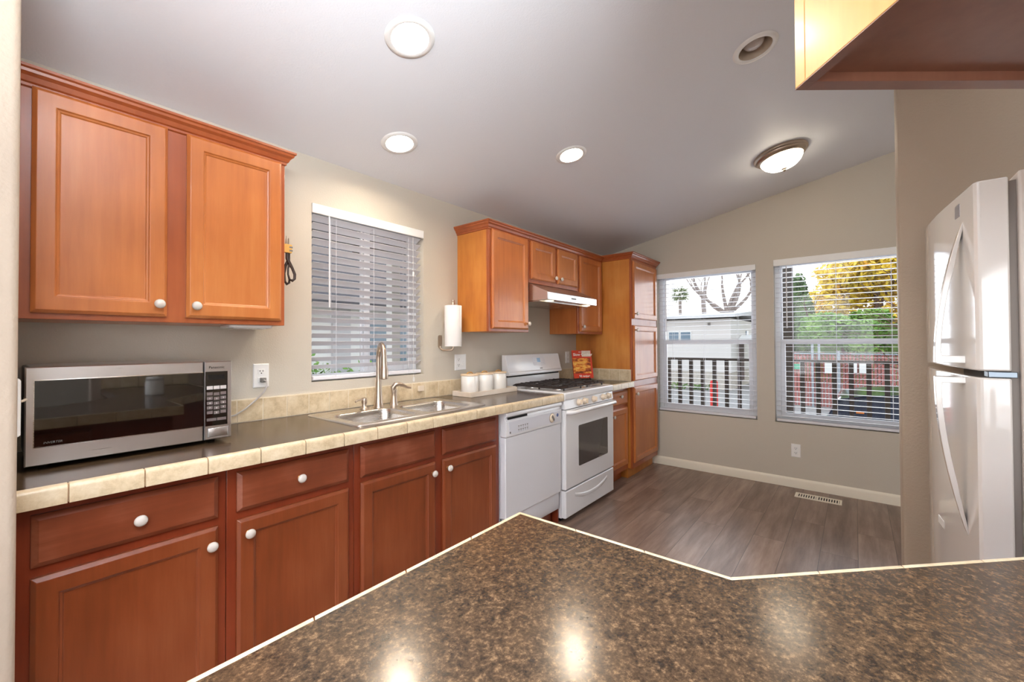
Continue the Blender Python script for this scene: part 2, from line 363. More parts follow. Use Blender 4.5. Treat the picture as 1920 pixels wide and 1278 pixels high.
def blind(label, ax, a0, a1, z0, z1, w0, tilt, pitch, wand_at, valh, cords, wandlen, stile=None):
    # ax 'y': slats run along y on the dining wall; 'x': slats run along x on the sink wall. w0: wall face
    def P(a, d, z): return (w0+d, a, z) if ax == 'y' else (a, w0+d, z)
    r = thing('window_blind', label, 'blind', P((a0+a1)/2, 0.03, z0), 'white slat blinds in the windows')
    def bx(m, a, b, d0, d1, za, zb):
        p, q = P(a, d0, za), P(b, d1, zb); m.box(min(p[0], q[0]), max(p[0], q[0]), min(p[1], q[1]), max(p[1], q[1]), za, zb)
    m = MB(); bx(m, a0+0.001, a1-0.001, -0.008, 0.006, z1-valh, z1-0.001); m.build('valance', 'white', r, 0.003)
    m = MB(); bx(m, a0+0.006, a1-0.006, 0.010, 0.058, z1-0.045, z1-0.004); m.build('headrail', 'slat', r, 0.002)
    m = MB(); g = 0.012; z = z1-valh-0.016; c, s = math.cos(tilt), math.sin(tilt); zs = []
    while z > z0+0.045: zs.append(z); z -= pitch
    for z in zs:
        for (k0, k1) in ((-1, 1),):
            h, t = 0.0245, 0.0014; pts = []
            for (d, e) in ((-h, 0), (-h*0.5, 0.0008), (0, 0.0011), (h*0.5, 0.0008), (h, 0)): pts.append((0.034+d*c-0*s, z-d*s+e))
            top = [(p[0], p[1]+t) for p in pts]; poly = pts+top[::-1]; n = len(poly)
            m.add([P(a, p[0], p[1]) for a in (a0+g, a1-g) for p in poly], [tuple(range(n)), tuple(range(2*n-1, n-1, -1))]+[(i, (i+1) % n, n+(i+1) % n, n+i) for i in range(n)])
    m.build('slats', 'slat', r, sharp=30)
    m = MB(); bx(m, a0+g, a1-g, 0.010, 0.060, z0+0.008, z0+0.030); m.build('bottom_rail', 'slat', r, 0.004)
    m = MB()
    for a in cords:
        for d in (0.006, 0.063): m.tube([P(a, d, z1-valh), P(a, d, z0+0.02)], 0.0011, 5)
        for z in zs: m.tube([P(a-0.004, 0.006, z+0.001), P(a-0.004, 0.063, z-0.001)], 0.0006, 4)
    m.build('ladder_cord', 'slat', r)
    m = MB(); m.tube([P(wand_at, -0.002, z1-valh+0.012), P(wand_at, -0.006, z1-valh-0.02), P(wand_at, -0.006, z1-valh-wandlen)], [0.003, 0.0042, 0.0048], 8)
    m.build('tilt_wand', 'vinyl', r)
    return r
blind('white blind, tilted nearly shut, in the window above the sink', 'x', SX0, SX1, SZ0, SZ1, WY, math.radians(29), 0.0425, 1.155, 0.052, (1.20, 1.437, 1.69), 0.50)
blind('white open blind in the window beside the tall pantry cabinet', 'y', AY0, AY1, AZ0, AZ1, FX, math.radians(2), 0.0445, AY1-0.10, 0.052, (AY1-0.16, (AY0+AY1)/2, AY0+0.16), 0.56)
blind('white open blind in the window next to the wall end by the refrigerator', 'y', BY0, BY1, BZ0, BZ1, FX, math.radians(2), 0.0445, BY1-0.10, 0.06, (BY1-0.14, 0.12, BY0+0.2), 0.56)
m = MB(); m.tube([(1.722, WY+0.001, 1.98), (1.722, WY-0.004, 1.20), (1.722, WY-0.004, 1.065)], 0.001, 5); m.lathe([(0, 0), (0.004, 0.002), (0.006, 0.012), (0.004, 0.03), (0, 0.034)], (1.722, WY-0.004, 1.035), n=12)
m.lathe([(0, 0), (0.006, 0.002), (0.006, 0.028), (0, 0.03)], (1.722, WY-0.002, 1.72), n=12)
tag(m.build('pull_cord', 'white'), 'white pull cord with tassel hanging at the right of the sink window blind', 'cord')

# ------------------------------------------------------------------ cabinet helpers
DOOR = [(0, 0), (0, 0.010), (0.010, 0.019), (0.050, 0.019), (0.053, 0.014), (0.058, 0.012), (0.060, 0.008)]
SLAB = [(0, 0), (0, 0.009), (0.014, 0.019)]
def fn_y(yb): return lambda u, v, h: (u, yb-h, v)            # fronts looking toward -y
KNOBP = [(0, 0.030), (0.008, 0.0295), (0.014, 0.0265), (0.0165, 0.0215), (0.0150, 0.017), (0.008, 0.013), (0.006, 0.010)]
def knob(parent, c, d=(0, -1, 0)):
    k = MB().lathe(KNOBP, c, d, 20).build('knob', 'knob', parent, sharp=60)
    MB().lathe([(0.0055, 0.012), (0.0055, 0.002), (0.008, 0.0)], c, d, 14).build('stem', 'brass', k)
def front(parent, name, fn, u0, u1, v0, v1, prof, mat, kn=None, d=(0, -1, 0)):
    o = MB().rings(fn, u0, u1, v0, v1, prof).build(name, mat, parent, 0.0012, sharp=20)
    if kn: knob(o, fn(kn[0], kn[1], 0.019), d)
    return o
def crown(m, path, z0):   # path: list of (x,y) with outward offsets handled by caller; profile stacked
    pass
CROWN = [(0, 0), (0.006, 0.004), (0.006, 0.012), (0.012, 0.016), (0.018, 0.030), (0.028, 0.038), (0.030, 0.046), (0.036, 0.050), (0.036, 0.058), (0, 0.058)]
def crown_run(parent, pts, z0, mat, name='crown_molding'):
    # pts: polyline in plan, profile offset to the right-hand normal, mitred
    P = [Vector((p[0], p[1])) for p in pts]; vs = []; n = len(CROWN)
    for i, p in enumerate(P):
        def nrm(a, b):
            d = (b-a).normalized(); return Vector((d.y, -d.x))
        if i == 0: o = nrm(P[0], P[1])
        elif i == len(P)-1: o = nrm(P[-2], P[-1])
        else:
            n1, n2 = nrm(P[i-1], p), nrm(p, P[i+1]); o = (n1+n2)/(1+n1.dot(n2))
        vs += [(p.x+o.x*c[0], p.y+o.y*c[0], z0+c[1]) for c in CROWN]
    fs = [(i*n+k, i*n+(k+1) % n, (i+1)*n+(k+1) % n, (i+1)*n+k) for i in range(len(P)-1) for k in range(n)]
    fs += [tuple(range(n)), tuple((len(P)-1)*n+k for k in range(n-1, -1, -1))]
    return MB().add(vs, fs).build(name, mat, parent, sharp=25)
def frame_front(m, x0, x1, z0, z1, ya, yb, stiles, rails):
    for a, b in stiles: m.box(a, b, ya, yb, z0, z1)
    for a, b, c, d in rails: m.box(a, b, ya, yb, c, d)

# ------------------------------------------------------------------ upper cabinets
UF, UB, UZ, UT = 1.905, WY-0.002, 1.365, 2.095      # door face, wall, bottom, top of box
FF = UF+0.020                                        # face-frame plane
def upper(label, x0, x1, z0, doors, left_crown, right_crown, pieces, carc='side', grp=None):
    r = thing('wall_cabinet', label, 'cabinet', ((x0+x1)/2, (UF+UB)/2, z0), grp)
    MB().box(x0, x1, FF+0.019, UB, z0, UT).build('body', carc, r, 0.0015)
    m = MB(); m.box(x0, x1, FF, FF+0.0188, z0, UT); m.build('face_frame', 'frame', r, 0.0015)
    for (a, b, c, d, k) in doors: front(r, 'door', fn_y(FF-0.0005), a, b, c, d, DOOR, 'honey', k)
    pts = []
    return r
GRPU = 'wall cabinets with flat panel doors'
cabL = upper('wide two-door maple wall cabinet above the microwave', 0.038, 0.797, UZ, [(0.067, 0.391, 1.384, 2.068, (0.366, 1.428)), (0.447, 0.780, 1.384, 2.068, (0.473, 1.428))], 0, 1, None, 'honey', GRPU)
crown_run(cabL, [(0.797, UB), (0.797, FF), (0.038, FF)][::-1], 2.062, 'frame')
cabR1 = upper('narrow single-door maple wall cabinet beside the paper towels', 2.115, 2.565, UZ, [(2.142, 2.548, 1.384, 2.068, (2.528, 1.428))], 1, 0, None, 'side', GRPU)
cabR2 = upper('short double-door wall cabinet over the range hood', 2.567, 3.298, 1.745, [(2.590, 2.920, 1.775, 2.068, (2.900, 1.812)), (2.962, 3.280, 1.775, 2.068, (2.985, 1.812))], 0, 0, None, 'side', GRPU)
cabR3 = upper('single-door wall cabinet against the tall pantry, right of the hood', 3.300, 3.772, UZ, [(3.325, 3.735, 1.384, 2.068, (3.355, 1.428))], 0, 0, None, 'honey', GRPU)
crown_run(cabR1, [(2.115, UB), (2.115, FF), (2.565, FF)], 2.062, 'frame')
crown_run(cabR2, [(2.567, FF), (3.298, FF)], 2.062, 'frame')
crown_run(cabR3, [(3.300, FF), (3.740, FF)], 2.062, 'frame')

# tall pantry cabinet
PX0, PX1, PF = 3.782, 4.420, 1.628     # left side, right side, face-frame plane
pan = thing('pantry_cabinet', 'tall three-door pantry cabinet in the corner by the dining windows', 'cabinet', ((PX0+PX1)/2, 1.93, 0))
MB().box(PX0, PX1, PF+0.019, UB, 0.10, 2.085).build('body', 'side', pan, 0.0015)
MB().box(PX0, PX1, PF, PF+0.0188, 0.10, 2.085).build('face_frame', 'frame', pan, 0.0015)
MB().box(PX0+0.02, PX1, PF+0.055, UB-0.02, 0, 0.0995).build('toe_kick', 'side', pan)
for c, d, k in ((1.508, 2.056, 1.556), (0.920, 1.448, 1.402), (0.150, 0.862, 0.800)):
    front(pan, 'door', fn_y(PF-0.0005), PX0+0.022, PX1-0.022, c, d, DOOR, 'honey', (PX0+0.050, k))
crown_run(pan, [(PX0, UB), (PX0, PF), (PX1, PF), (PX1, UB)], 2.075, 'frame')

# ------------------------------------------------------------------ base cabinets
BF, BB = 1.672, WY-0.003      # face frame plane
BT = 0.868
def base(label, x0, x1, drawers, doors, grp='base cabinets along the sink wall', mat='red', cm='redframe'):
    r = thing('base_cabinet', label, 'cabinet', ((x0+x1)/2, 1.95, 0), grp)
    m = MB(); m.box(x0, x0+0.016, BF+0.019, BB, 0.10, BT).box(x1-0.016, x1, BF+0.019, BB, 0.10, BT).box(x0+0.016, x1-0.016, BF+0.019, BB, 0.10, 0.118).box(x0+0.016, x1-0.016, BB-0.01, BB, 0.118, BT)
    m.build('body', cm, r)
    MB().box(x0, x1, BF, BF+0.0188, 0.10, BT).build('face_frame', cm, r, 0.001)
    MB().box(x0+0.001, x1-0.001, BF+0.07, BF+0.085, 0, 0.0995).build('toe_kick', cm, r)
    for a, b, c, d, k in drawers: front(r, 'drawer', fn_y(BF-0.0005), a, b, c, d, SLAB, mat+'_h' if mat == 'red' else 'honey_h', k)
    for a, b, c, d, k in doors: front(r, 'door', fn_y(BF-0.0005), a, b, c, d, DOOR, mat, k)
    return r
base('base cabinet below the microwave, nearest the wall end', 0.036, 0.503, [(0.063, 0.478, 0.705, 0.842, (0.276, 0.768))], [(0.063, 0.478, 0.13, 0.678, (0.455, 0.624))])
base('base cabinet between the microwave cabinet and the sink cabinet', 0.505, 0.975, [(0.533, 0.948, 0.705, 0.842, (0.742, 0.775))], [(0.533, 0.948, 0.13, 0.678, (0.566, 0.628))])
base('double-door base cabinet under the sink with two blank drawer fronts', 0.977, 1.922, [(1.004, 1.419, 0.705, 0.842, None), (1.469, 1.887, 0.705, 0.842, None)],
     [(1.004, 1.419, 0.13, 0.684, (1.394, 0.634)), (1.469, 1.887, 0.13, 0.684, (1.496, 0.638))])
base('small base cabinet between the stove and the tall pantry', 3.333, 3.778, [(3.372, 3.752, 0.715, 0.842, (3.575, 0.795))], [(3.372, 3.752, 0.15, 0.684, (3.425, 0.628))], mat='honey', cm='frame')
# painted filler at the far side of the dishwasher
tag(MB().box(2.546, 2.558, 1.66, BB, 0.0, BT).build('end_panel', 'redframe'), 'thin red wooden end panel between the dishwasher and the stove', 'panel')

# ------------------------------------------------------------------ worktops with tile edge
CT = 0.92
def counter(label, x0, x1, joint0, x_sink=None, grp=None):
    r = thing('countertop', label, 'countertop', ((x0+x1)/2, 1.92, 0.875), grp)
    m = MB()
    if x_sink:
        a, b, c, d = x_sink
        m.box(x0, a, 1.627, WY-0.004, 0.872, CT).box(b, x1, 1.627, WY-0.004, 0.872, CT).box(a, b, 1.627, c, 0.872, CT).box(a, b, d, WY-0.004, 0.872, CT)
    else: m.box(x0, x1, 1.627, WY-0.004, 0.872, CT)
    m.build('laminate_top', 'laminate', r)
    MB().box(x0, x1, 1.612, 1.6268, 0.873, CT-0.0005).build('grout', 'grout_d', r)
    m = MB(); x = joint0
    while x > x0: x -= 0.1542
    prof = [(1.6265, 0.871), (1.605, 0.871), (1.605, 0.909), (1.6065, 0.915), (1.610, 0.9195), (1.616, 0.922), (1.6265, 0.922)]
    while x < x1:
        a, b = max(x+0.0015, x0), min(x+0.1542-0.0015, x1)
        if b-a > 0.01: m.prism(prof, a, b, 'x')
        x += 0.1542
    m.build('edge_tile', 'tile', r, 0.0008, sharp=50)
    return r
counter('long speckled brown worktop with cream tile edge holding the sink', 0.036, 2.556, 0.126, (1.03, 1.815, 1.715, 2.145), 'tile-edged worktops on the sink wall')
counter('short worktop with cream tile edge between the stove and the pantry', 3.330, 3.780, 3.50, None, 'tile-edged worktops on the sink wall')
def splash(label, x0, x1, joint, grp='tile backsplashes'):
    r = thing('backsplash', label, 'backsplash', ((x0+x1)/2, WY, CT), grp)
    MB().box(x0, x1, WY-0.0085, WY-0.0005, CT+0.0005, 1.029).build('grout', 'grout', r)
    m = MB(); x = joint
    while x > x0: x -= 0.1105
    while x < x1:
        a, b = max(x+0.002, x0), min(x+0.1085, x1)
        if b-a > 0.01: m.box(a, b, WY-0.010, WY-0.004, CT+0.003, 1.024)
        x += 0.1105
    m.build('tile', 'tile', r, 0.001)
splash('row of cream backsplash tiles behind the microwave and sink', 0.036, 2.556, 0.822)
splash('row of cream backsplash tiles on the wall behind the cookbook', 3.330, 3.775, 3.431)
r = thing('backsplash', 'short row of cream tiles on the pantry side behind the cookbook', 'backsplash', (PX0, 1.93, CT), 'tile backsplashes')
MB().box(PX0-0.0085, PX0-0.0005, 1.636, WY-0.011, CT+0.0005, 1.029).build('grout', 'grout', r)
m = MB(); y = 1.638
while y < WY-0.02:
    m.box(PX0-0.010, PX0-0.004, y+0.002, min(y+0.1065, WY-0.012), CT+0.003, 1.024); y += 0.1085
m.build('tile', 'tile', r, 0.001)

# ------------------------------------------------------------------ peninsula the camera looks over
OUT = [(-0.62, 0.566), (0.719, 0.566), (0.724, 0.154), (1.145, -0.262), (1.145, -1.146), (0.55, -1.146), (0.55, -0.35), (0.25, -0.06), (-0.62, -0.06)]
def inset(pts, d):
    n = len(pts); o = []
    for i in range(n):
        a, p, b = Vector(pts[i-1]), Vector(pts[i]), Vector(pts[(i+1) % n])
        d1, d2 = (p-a).normalized(), (b-p).normalized(); n1, n2 = Vector((d1.y, -d1.x)), Vector((d2.y, -d2.x)); k = (n1+n2)/(1+n1.dot(n2)); o.append(tuple(p+k*d))
    return o
pen = thing('peninsula_counter', 'large angular speckled brown counter in the foreground', 'countertop', (0.3, 0.2, 0.873))
MB().prism(inset(OUT, 0.008), 0.873, CT, 'z').build('laminate_top', 'laminate', pen)
m = MB(); IN = inset(OUT, 0.0075)
for i in range(5):
    a, b = Vector(OUT[i-1] if i else OUT[-1]), Vector(OUT[i]); ia, ib = Vector(IN[i-1] if i else IN[-1]), Vector(IN[i]); L = (b-a).length; n = max(1, round(L/0.154))
    for k in range(n):
        t0, t1 = (k+(0.006 if k else 0))/n, (k+1-(0.006 if k < n-1 else 0))/n
        q = [a.lerp(b, t0), a.lerp(b, t1), ib.lerp(ia, 1-t1), ib.lerp(ia, 1-t0)]
        m.add([(p.x, p.y, z) for z in (0.868, CT+0.0005) for p in q], [(0, 1, 2, 3), (7, 6, 5, 4), (0, 1, 5, 4), (1, 2, 6, 5), (2, 3, 7, 6), (3, 0, 4, 7)])
m.build('edge_tile', 'tile', pen, 0.001)
pc = thing('base_cabinet', 'base cabinet beneath the foreground counter', 'cabinet', (0.3, 0.2, 0))
MB().prism(inset(OUT, 0.045), 0.0, 0.8675, 'z').build('body', 'redframe', pc)
for a, b in ((-0.55, -0.10), (-0.05, 0.33)):
    front(pc, 'drawer', lambda u, v, h: (u, 0.5215+h, v), a, b, 0.70, 0.84, SLAB, 'red_h', ((a+b)/2, 0.77), (0, 1, 0))
    front(pc, 'door', lambda u, v, h: (u, 0.5215+h, v), a, b, 0.13, 0.68, DOOR, 'red')
tag(MB().lathe([(0, 0), (0.05, 0), (0.053, 0.004), (0.053, 0.095), (0.048, 0.104), (0.050, 0.108), (0.050, 0.122), (0.044, 0.13), (0, 0.132)], (0.74, -0.275, CT+0.0005), n=36).build('storage_jar', 'ceramic'),
    'white lidded jar mirrored in the microwave door', 'jar')
r = thing('backsplash', 'row of cream tiles on the alcove wall behind the foreground counter', 'backsplash', (0.85, -1.15, CT), 'tile backsplashes')
m = MB()
for k in range(5): m.box(0.56+k*0.117, 0.56+k*0.117+0.114, -1.1495, -1.140, CT+0.003, 1.024)
m.build('tile', 'tile', r, 0.001)

# cabinet hanging over the foreground counter (upper right)
hc = thing('wall_cabinet', 'orange wall cabinet seen from below at the upper right', 'cabinet', (0.672, 0.058, 1.62))
ux = Vector((0.63, -0.777, 0)).normalized(); vx = Vector((-0.762, -0.648, 0)).normalized(); c0 = Vector((0.672, 0.058, 0))
def hp(u, v, z): p = c0+ux*u+vx*v; return (p.x, p.y, z)
def hbox(m, u0, u1, v0, v1, z0, z1):
    m.add([hp(u, v, z) for u in (u0, u1) for v in (v0, v1) for z in (z0, z1)], [(0, 1, 3, 2), (4, 6, 7, 5), (0, 4, 5, 1), (2, 3, 7, 6), (0, 2, 6, 4), (1, 5, 7, 3)])
m = MB(); hbox(m, 0.014, 1.0, 0.019, 0.32, 1.632, 2.35); m.build('body', wood('plum_shaded_underside', (104, 66, 50), (118, 76, 58), (130, 88, 68)), hc)  # plum tone puts the shade under the cabinet into the wood colour
MT['litmaple'] = wood('lit_golden_maple', (196, 132, 62), (210, 152, 78), (224, 170, 98), (9, 9, 0.9), 0.35, 0.15, 2.4)  # paler maple: bright light on the left side put into the colour
PLUM_SHADE = hc.children[0].data.materials[0]
m = MB(); hbox(m, 0.014, 1.0, 0, 0.0188, 1.62, 2.35); hbox(m, 0, 0.0138, 0, 0.0188, 1.62, 1.6212); m.build('face_frame', PLUM_SHADE, hc)  # frame in the shade tone, plus a thin dark strip below the stile
m = MB(); hbox(m, 0, 0.0138, 0, 0.0188, 1.6213, 2.35); m.build('end_stile', 'litmaple', hc, 0.001)
m = MB(); hbox(m, 0, 0.0138, 0.019, 0.32, 1.6213, 2.35); m.build('side_panel', 'litmaple', hc, 0.001)
m = MB(); hbox(m, 0, 0.0138, 0.019, 0.32, 1.62, 1.6212); m.build('shaded_edge', PLUM_SHADE, hc)  # thin dark strip painting the shade below the side panel
m = MB(); hbox(m, 0, 1.0, 0.0, 0.32, 2.3505, cz(-0.6)-0.02); struct('wall_soffit', m, 'ceiling')

# ------------------------------------------------------------------ recessed ceiling lights and dome
def ceil_light(i, cx, cy, label, lit):
    r = thing('recessed_light', label, 'ceiling light', (0, 0, 0), 'recessed ceiling lights')
    MB().lathe([(0.070, 0.0), (0.071, -0.006), (0.078, -0.008), (0.092, -0.005), (0.096, -0.0005), (0.070, -0.0005)], n=48).build('trim_ring', 'white', r, sharp=60)
    MB().lathe([(0.0702, -0.003), (0.066, 0.02), (0.060, 0.05), (0.058, 0.085), (0, 0.086), (0, 0.09), (0.064, 0.09), (0.066, 0.05), (0.072, 0.01)], n=40).build('reflector', 'can_cone', r, sharp=60)
    MB().lathe([(0, 0.006), (0.02, 0.008), (0.036, 0.014), (0.045, 0.026), (0.044, 0.034), (0.030, 0.060), (0.018, 0.084), (0, 0.084)], n=32).build('bulb', 'bulb' if lit else 'offbulb', r, sharp=80)
    r.location = (cx, cy, cz(cy)); r.rotation_euler = (TILT, 0, 0)
LB = ['largest lit recessed ceiling light, nearest the top of the picture', 'lit recessed ceiling light in front of the sink window', 'lit recessed ceiling light in the middle of the ceiling', 'unlit recessed ceiling light next to the hanging cabinet']
for i, (cx, cy) in enumerate(CANS): ceil_light(i, cx, cy, LB[i], i < 3)
dm = thing('dome_light', 'flush dome ceiling light with frosted glass near the dining windows', 'ceiling light', (0, 0, 0))
MB().lathe([(0.168, 0.0), (0.172, -0.006), (0.170, -0.016), (0.158, -0.022), (0.156, -0.032), (0.147, -0.038), (0.140, -0.046), (0.134, -0.046), (0.134, 0.0)], n=56).build('rim', 'bronze', dm, sharp=50)
gl = MB().lathe([(0.1338, -0.040), (0.130, -0.056), (0.116, -0.078), (0.092, -0.098), (0.055, -0.112), (0.0, -0.116)], n=48).build('glass_bowl', 'dome', dm, sharp=80)
MB().lathe([(0.0, -0.117), (0.018, -0.117), (0.020, -0.121), (0.009, -0.126), (0.010, -0.132), (0.005, -0.140), (0, -0.142)], n=20).build('finial', 'bronze', dm, sharp=60)
dm.location = (3.58, 0.405, cz(0.405)); dm.rotation_euler = (TILT, 0, 0)
# ------------------------------------------------------------------ sink and taps
sk = thing('sink', 'double-bowl stainless steel sink set into the worktop', 'sink', (1.42, 1.93, 0.90))
RX0, RX1, RY0, RY1 = 1.005, 1.840, 1.690, 2.172; ZR = 0.9245
B1 = (1.055, 1.395, 1.735, 2.040); B2 = (1.440, 1.780, 1.735, 2.040)
def bowl_rings(x0, x1, y0, y1, depth, r):
    m = MB(); n = 24; lv = [(0, ZR), (0.004, ZR-0.004), (0.010, ZR-0.03), (0.016, ZR-depth+0.03), (0.03, ZR-depth+0.006), (0.05, ZR-depth)]
    for ins, z in lv:
        rr = max(r-ins*0.3, 0.02); m.v += [(p[0], p[1], z) for p in rrect(x0+ins, x1-ins, y0+ins, y1-ins, rr)]
    k = 24
    for i in range(len(lv)-1):
        for j in range(k): m.f.append((i*k+j, i*k+(j+1) % k, (i+1)*k+(j+1) % k, (i+1)*k+j))
    m.f.append(tuple((len(lv)-1)*k+j for j in range(k))); return m
for b in (B1, B2): bowl_rings(*b, 0.17, 0.06).build('bowl', 'sinksteel', sk, sharp=50, recalc=False)
# deck with two holes, built with triangulation
bm = bmesh.new()
def loop(pts, z):
    vs = [bm.verts.new((p[0]-1.42, p[1]-1.93, z-0.90)) for p in pts]; return [bm.edges.new((vs[i], vs[(i+1) % len(vs)])) for i in range(len(vs))]
es = loop(rrect(RX0+0.008, RX1-0.008, RY0+0.008, RY1-0.008, 0.02), ZR)
for b in (B1, B2): es += loop(rrect(*b, 0.06), ZR)
bmesh.ops.triangle_fill(bm, edges=es, use_beauty=True)
me = bpy.data.meshes.new('deck'); bm.to_mesh(me); bm.free(); me.materials.append(MT['sinksteel'])
dk = bpy.data.objects.new('deck', me); COL.objects.link(dk); dk.parent = sk
m = MB(); k = 24; lv = [(0, CT+0.0002), (0.002, ZR), (0.005, ZR+0.001), (0.009, ZR)]
for ins, z in lv: m.v += [(p[0], p[1], z) for p in rrect(RX0+ins, RX1-ins, RY0+ins, RY1-ins, 0.022)]
for i in range(3):
    for j in range(k): m.f.append((i*k+j, i*k+(j+1) % k, (i+1)*k+(j+1) % k, (i+1)*k+j))
m.build('rim', 'steel', sk, sharp=70)
for b in (B1, B2):
    cx, cy = (b[0]+b[1])/2, (b[2]+b[3])/2
    MB().lathe([(0, 0.002), (0.03, 0.002), (0.042, 0.004), (0.044, 0.0005), (0, 0.0005)], (cx, cy, ZR-0.17), n=28).build('drain', 'steel', sk)
FXC, FYC = 1.379, 2.100
fa = thing('faucet', 'tall gooseneck pull-down faucet in brushed nickel behind the sink', 'faucet', (FXC, FYC, ZR))
MB().lathe([(0.030, 0), (0.030, 0.004), (0.026, 0.008), (0.023, 0.03), (0.0175, 0.10), (0.0145, 0.17), (0.0135, 0.21), (0, 0.21)], (FXC, FYC, ZR), n=32).build('base', 'nickel', fa, sharp=60)
# spout leans out over the basins (toward the room and slightly left)
dv = Vector((-0.35, -0.94, 0)).normalized(); cen = Vector((FXC, FYC, 1.205))+dv*0.062
path = [Vector((FXC, FYC, 1.12)), Vector((FXC, FYC, 1.17))]+[cen+dv*(-0.062*math.cos(a))+Vector((0, 0, 0.075*math.sin(a))) for a in [PI*k/14 for k in range(0, 14)]]
path += [cen+dv*0.0635+Vector((0, 0, -0.01))]
MB().tube(path, [0.0135]*(len(path)-3)+[0.013, 0.013, 0.013], 18).build('spout', 'nickel', fa, sharp=60)
e = cen+dv*0.0635
MB().lathe([(0.013, 0.02), (0.0145, 0.0), (0.0165, -0.035), (0.0175, -0.055), (0.0205, -0.062), (0.0215, -0.105), (0.0205, -0.115), (0.015, -0.118), (0, -0.118)], (e.x, e.y, e.z+0.004), (0.02, 0.05, 1), n=28).build('spray_head', 'nickel', fa, sharp=50)
fh = thing('mixer_tap', 'curved lever tap standing right of the gooseneck faucet', 'tap', (1.485, 2.105, ZR))
MB().lathe([(0.026, 0), (0.026, 0.004), (0.021, 0.012), (0.019, 0.03), (0.0165, 0.05), (0.0165, 0.07), (0.019, 0.082), (0.018, 0.092), (0, 0.1)], (1.485, 2.105, ZR), n=28).build('base', 'nickel', fh, sharp=60)
MB().tube([(1.480, 2.105, 1.000), (1.477, 2.102, 1.028), (1.489, 2.096, 1.044), (1.511, 2.088, 1.047), (1.534, 2.080, 1.036), (1.556, 2.073, 1.023), (1.578, 2.066, 1.020)], [0.014, 0.0155, 0.0145, 0.012, 0.010, 0.008, 0.0055], 14).build('lever', 'nickel', fh, sharp=60)
sd = thing('soap_dispenser', 'small nickel soap dispenser left of the faucet', 'soap dispenser', (1.300, 2.118, ZR))
MB().lathe([(0.027, 0), (0.027, 0.003), (0.015, 0.010), (0.012, 0.018), (0.0125, 0.03), (0, 0.03)], (1.300, 2.118, ZR), n=24).build('base', 'nickel', sd, sharp=60)
MB().lathe([(0.013, 0.028), (0.015, 0.032), (0.015, 0.050), (0.013, 0.058), (0.006, 0.061), (0, 0.061)], (1.300, 2.118, ZR), n=24).build('pump', 'nickel', sd, sharp=60)
MB().tube([(1.300, 2.118, 0.977), (1.275, 2.114, 0.976), (1.250, 2.108, 0.975), (1.238, 2.104, 0.969)], [0.0065, 0.0055, 0.0055, 0.0045], 10).build('nozzle', 'nickel', sd, sharp=60)
st = tag(MB().box(1.745, 1.792, 2.205, 2.2185, CT+0.052, CT+0.088).build('wall_card', 'bisque', None, 0.002), 'small cream card stuck to the backsplash tiles by the sink', 'card')

# ------------------------------------------------------------------ microwave
mw = thing('microwave', 'large stainless steel microwave on the left end of the worktop', 'microwave', (0.315, 2.02, CT))
MX0, MX1, MY, MYB, MZ0, MZ1 = 0.056, 0.573, 1.862, 2.205, 0.934, 1.222
MB().box(MX0+0.004, MX1-0.004, MY, MYB, MZ0+0.002, MZ1-0.004).build('casing', 'black', mw, 0.004)
MB().box(MX0+0.012, MX1-0.012, MY+0.02, MYB-0.02, MZ1-0.0035, MZ1-0.001).build('top_panel', 'steel', mw)
def fny(y): return lambda u, v, h: (u, y-h, v)
XD = 0.4845
dr = MB().rings(fny(MY-0.0005), MX0, XD-0.0015, MZ0, MZ1, [(0, 0), (0, 0.012), (0.003, 0.018), (0.012, 0.018)]).build('door', 'steel', mw, sharp=25)
MB().rings(fny(MY-0.018), 0.0725, XD-0.002, 0.986, 1.184, [(0, 0), (0, 0.0015), (0.002, 0.0022)]).build('trim', 'sinksteel', dr)
MB().rings(fny(MY-0.0195), 0.0745, XD-0.002, 0.9885, 1.1815, [(0, 0), (0, 0.0015)]).build('window_glass', 'glassdark', dr)
text('label_text', 'INVERTER', 0.0088, 'grey', (0.092, MY-0.0214, 0.9965), (1, 0, 0), (0, 0, 1), dr, 0.0002, shear=0.2)
cp = MB().rings(fny(MY-0.0005), XD+0.0015, MX1, MZ0, MZ1, [(0, 0), (0, 0.012), (0.003, 0.018), (0.008, 0.018)]).build('control_panel', 'steel', mw, sharp=25)
kp = MB().rings(fny(MY-0.018), 0.4885, 0.5585, 0.985, 1.1845, [(0, 0), (0, 0.0014)]).build('keypad', 'glassdark', cp)
MB().box(0.496, 0.548, MY-0.0205, MY-0.019, 1.155, 1.172).build('display', 'black', kp)
m = MB(); YK = MY-0.0206
for c in range(3): m.box(0.4925+c*0.0212, 0.5115+c*0.0212, YK, YK+0.0015, 1.119, 1.1315)
m.build('button', plain('silver_button', (196, 188, 184), 0.4), cp)
m = MB()
for rr_ in range(5):
    for c in range(3): m.box(0.493+c*0.0212, 0.511+c*0.0212, YK, YK+0.0015, 1.098-rr_*0.0172-(0.002 if c == 1 else 0), 1.109-rr_*0.0172-(0.002 if c == 1 else 0))
m.box(0.493, 0.523, YK, YK+0.0015, 1.003, 1.013); m.box(0.525, 0.554, YK, YK+0.0015, 1.003, 1.013)
m.build('button', plain('grey_button', (112, 100, 98), 0.4), cp)
for i, ch in enumerate('1234567890'):
    q = i if i < 9 else 10; cx_, rw = q % 3, q//3
    text('label_text', ch, 0.008, 'white', (0.5020+cx_*0.0212, YK-0.0006, 1.0835-rw*0.0172-(0.002 if cx_ == 1 else 0)), (1, 0, 0), (0, 0, 1), kp, 0.0001, 'CENTER')
m = MB()
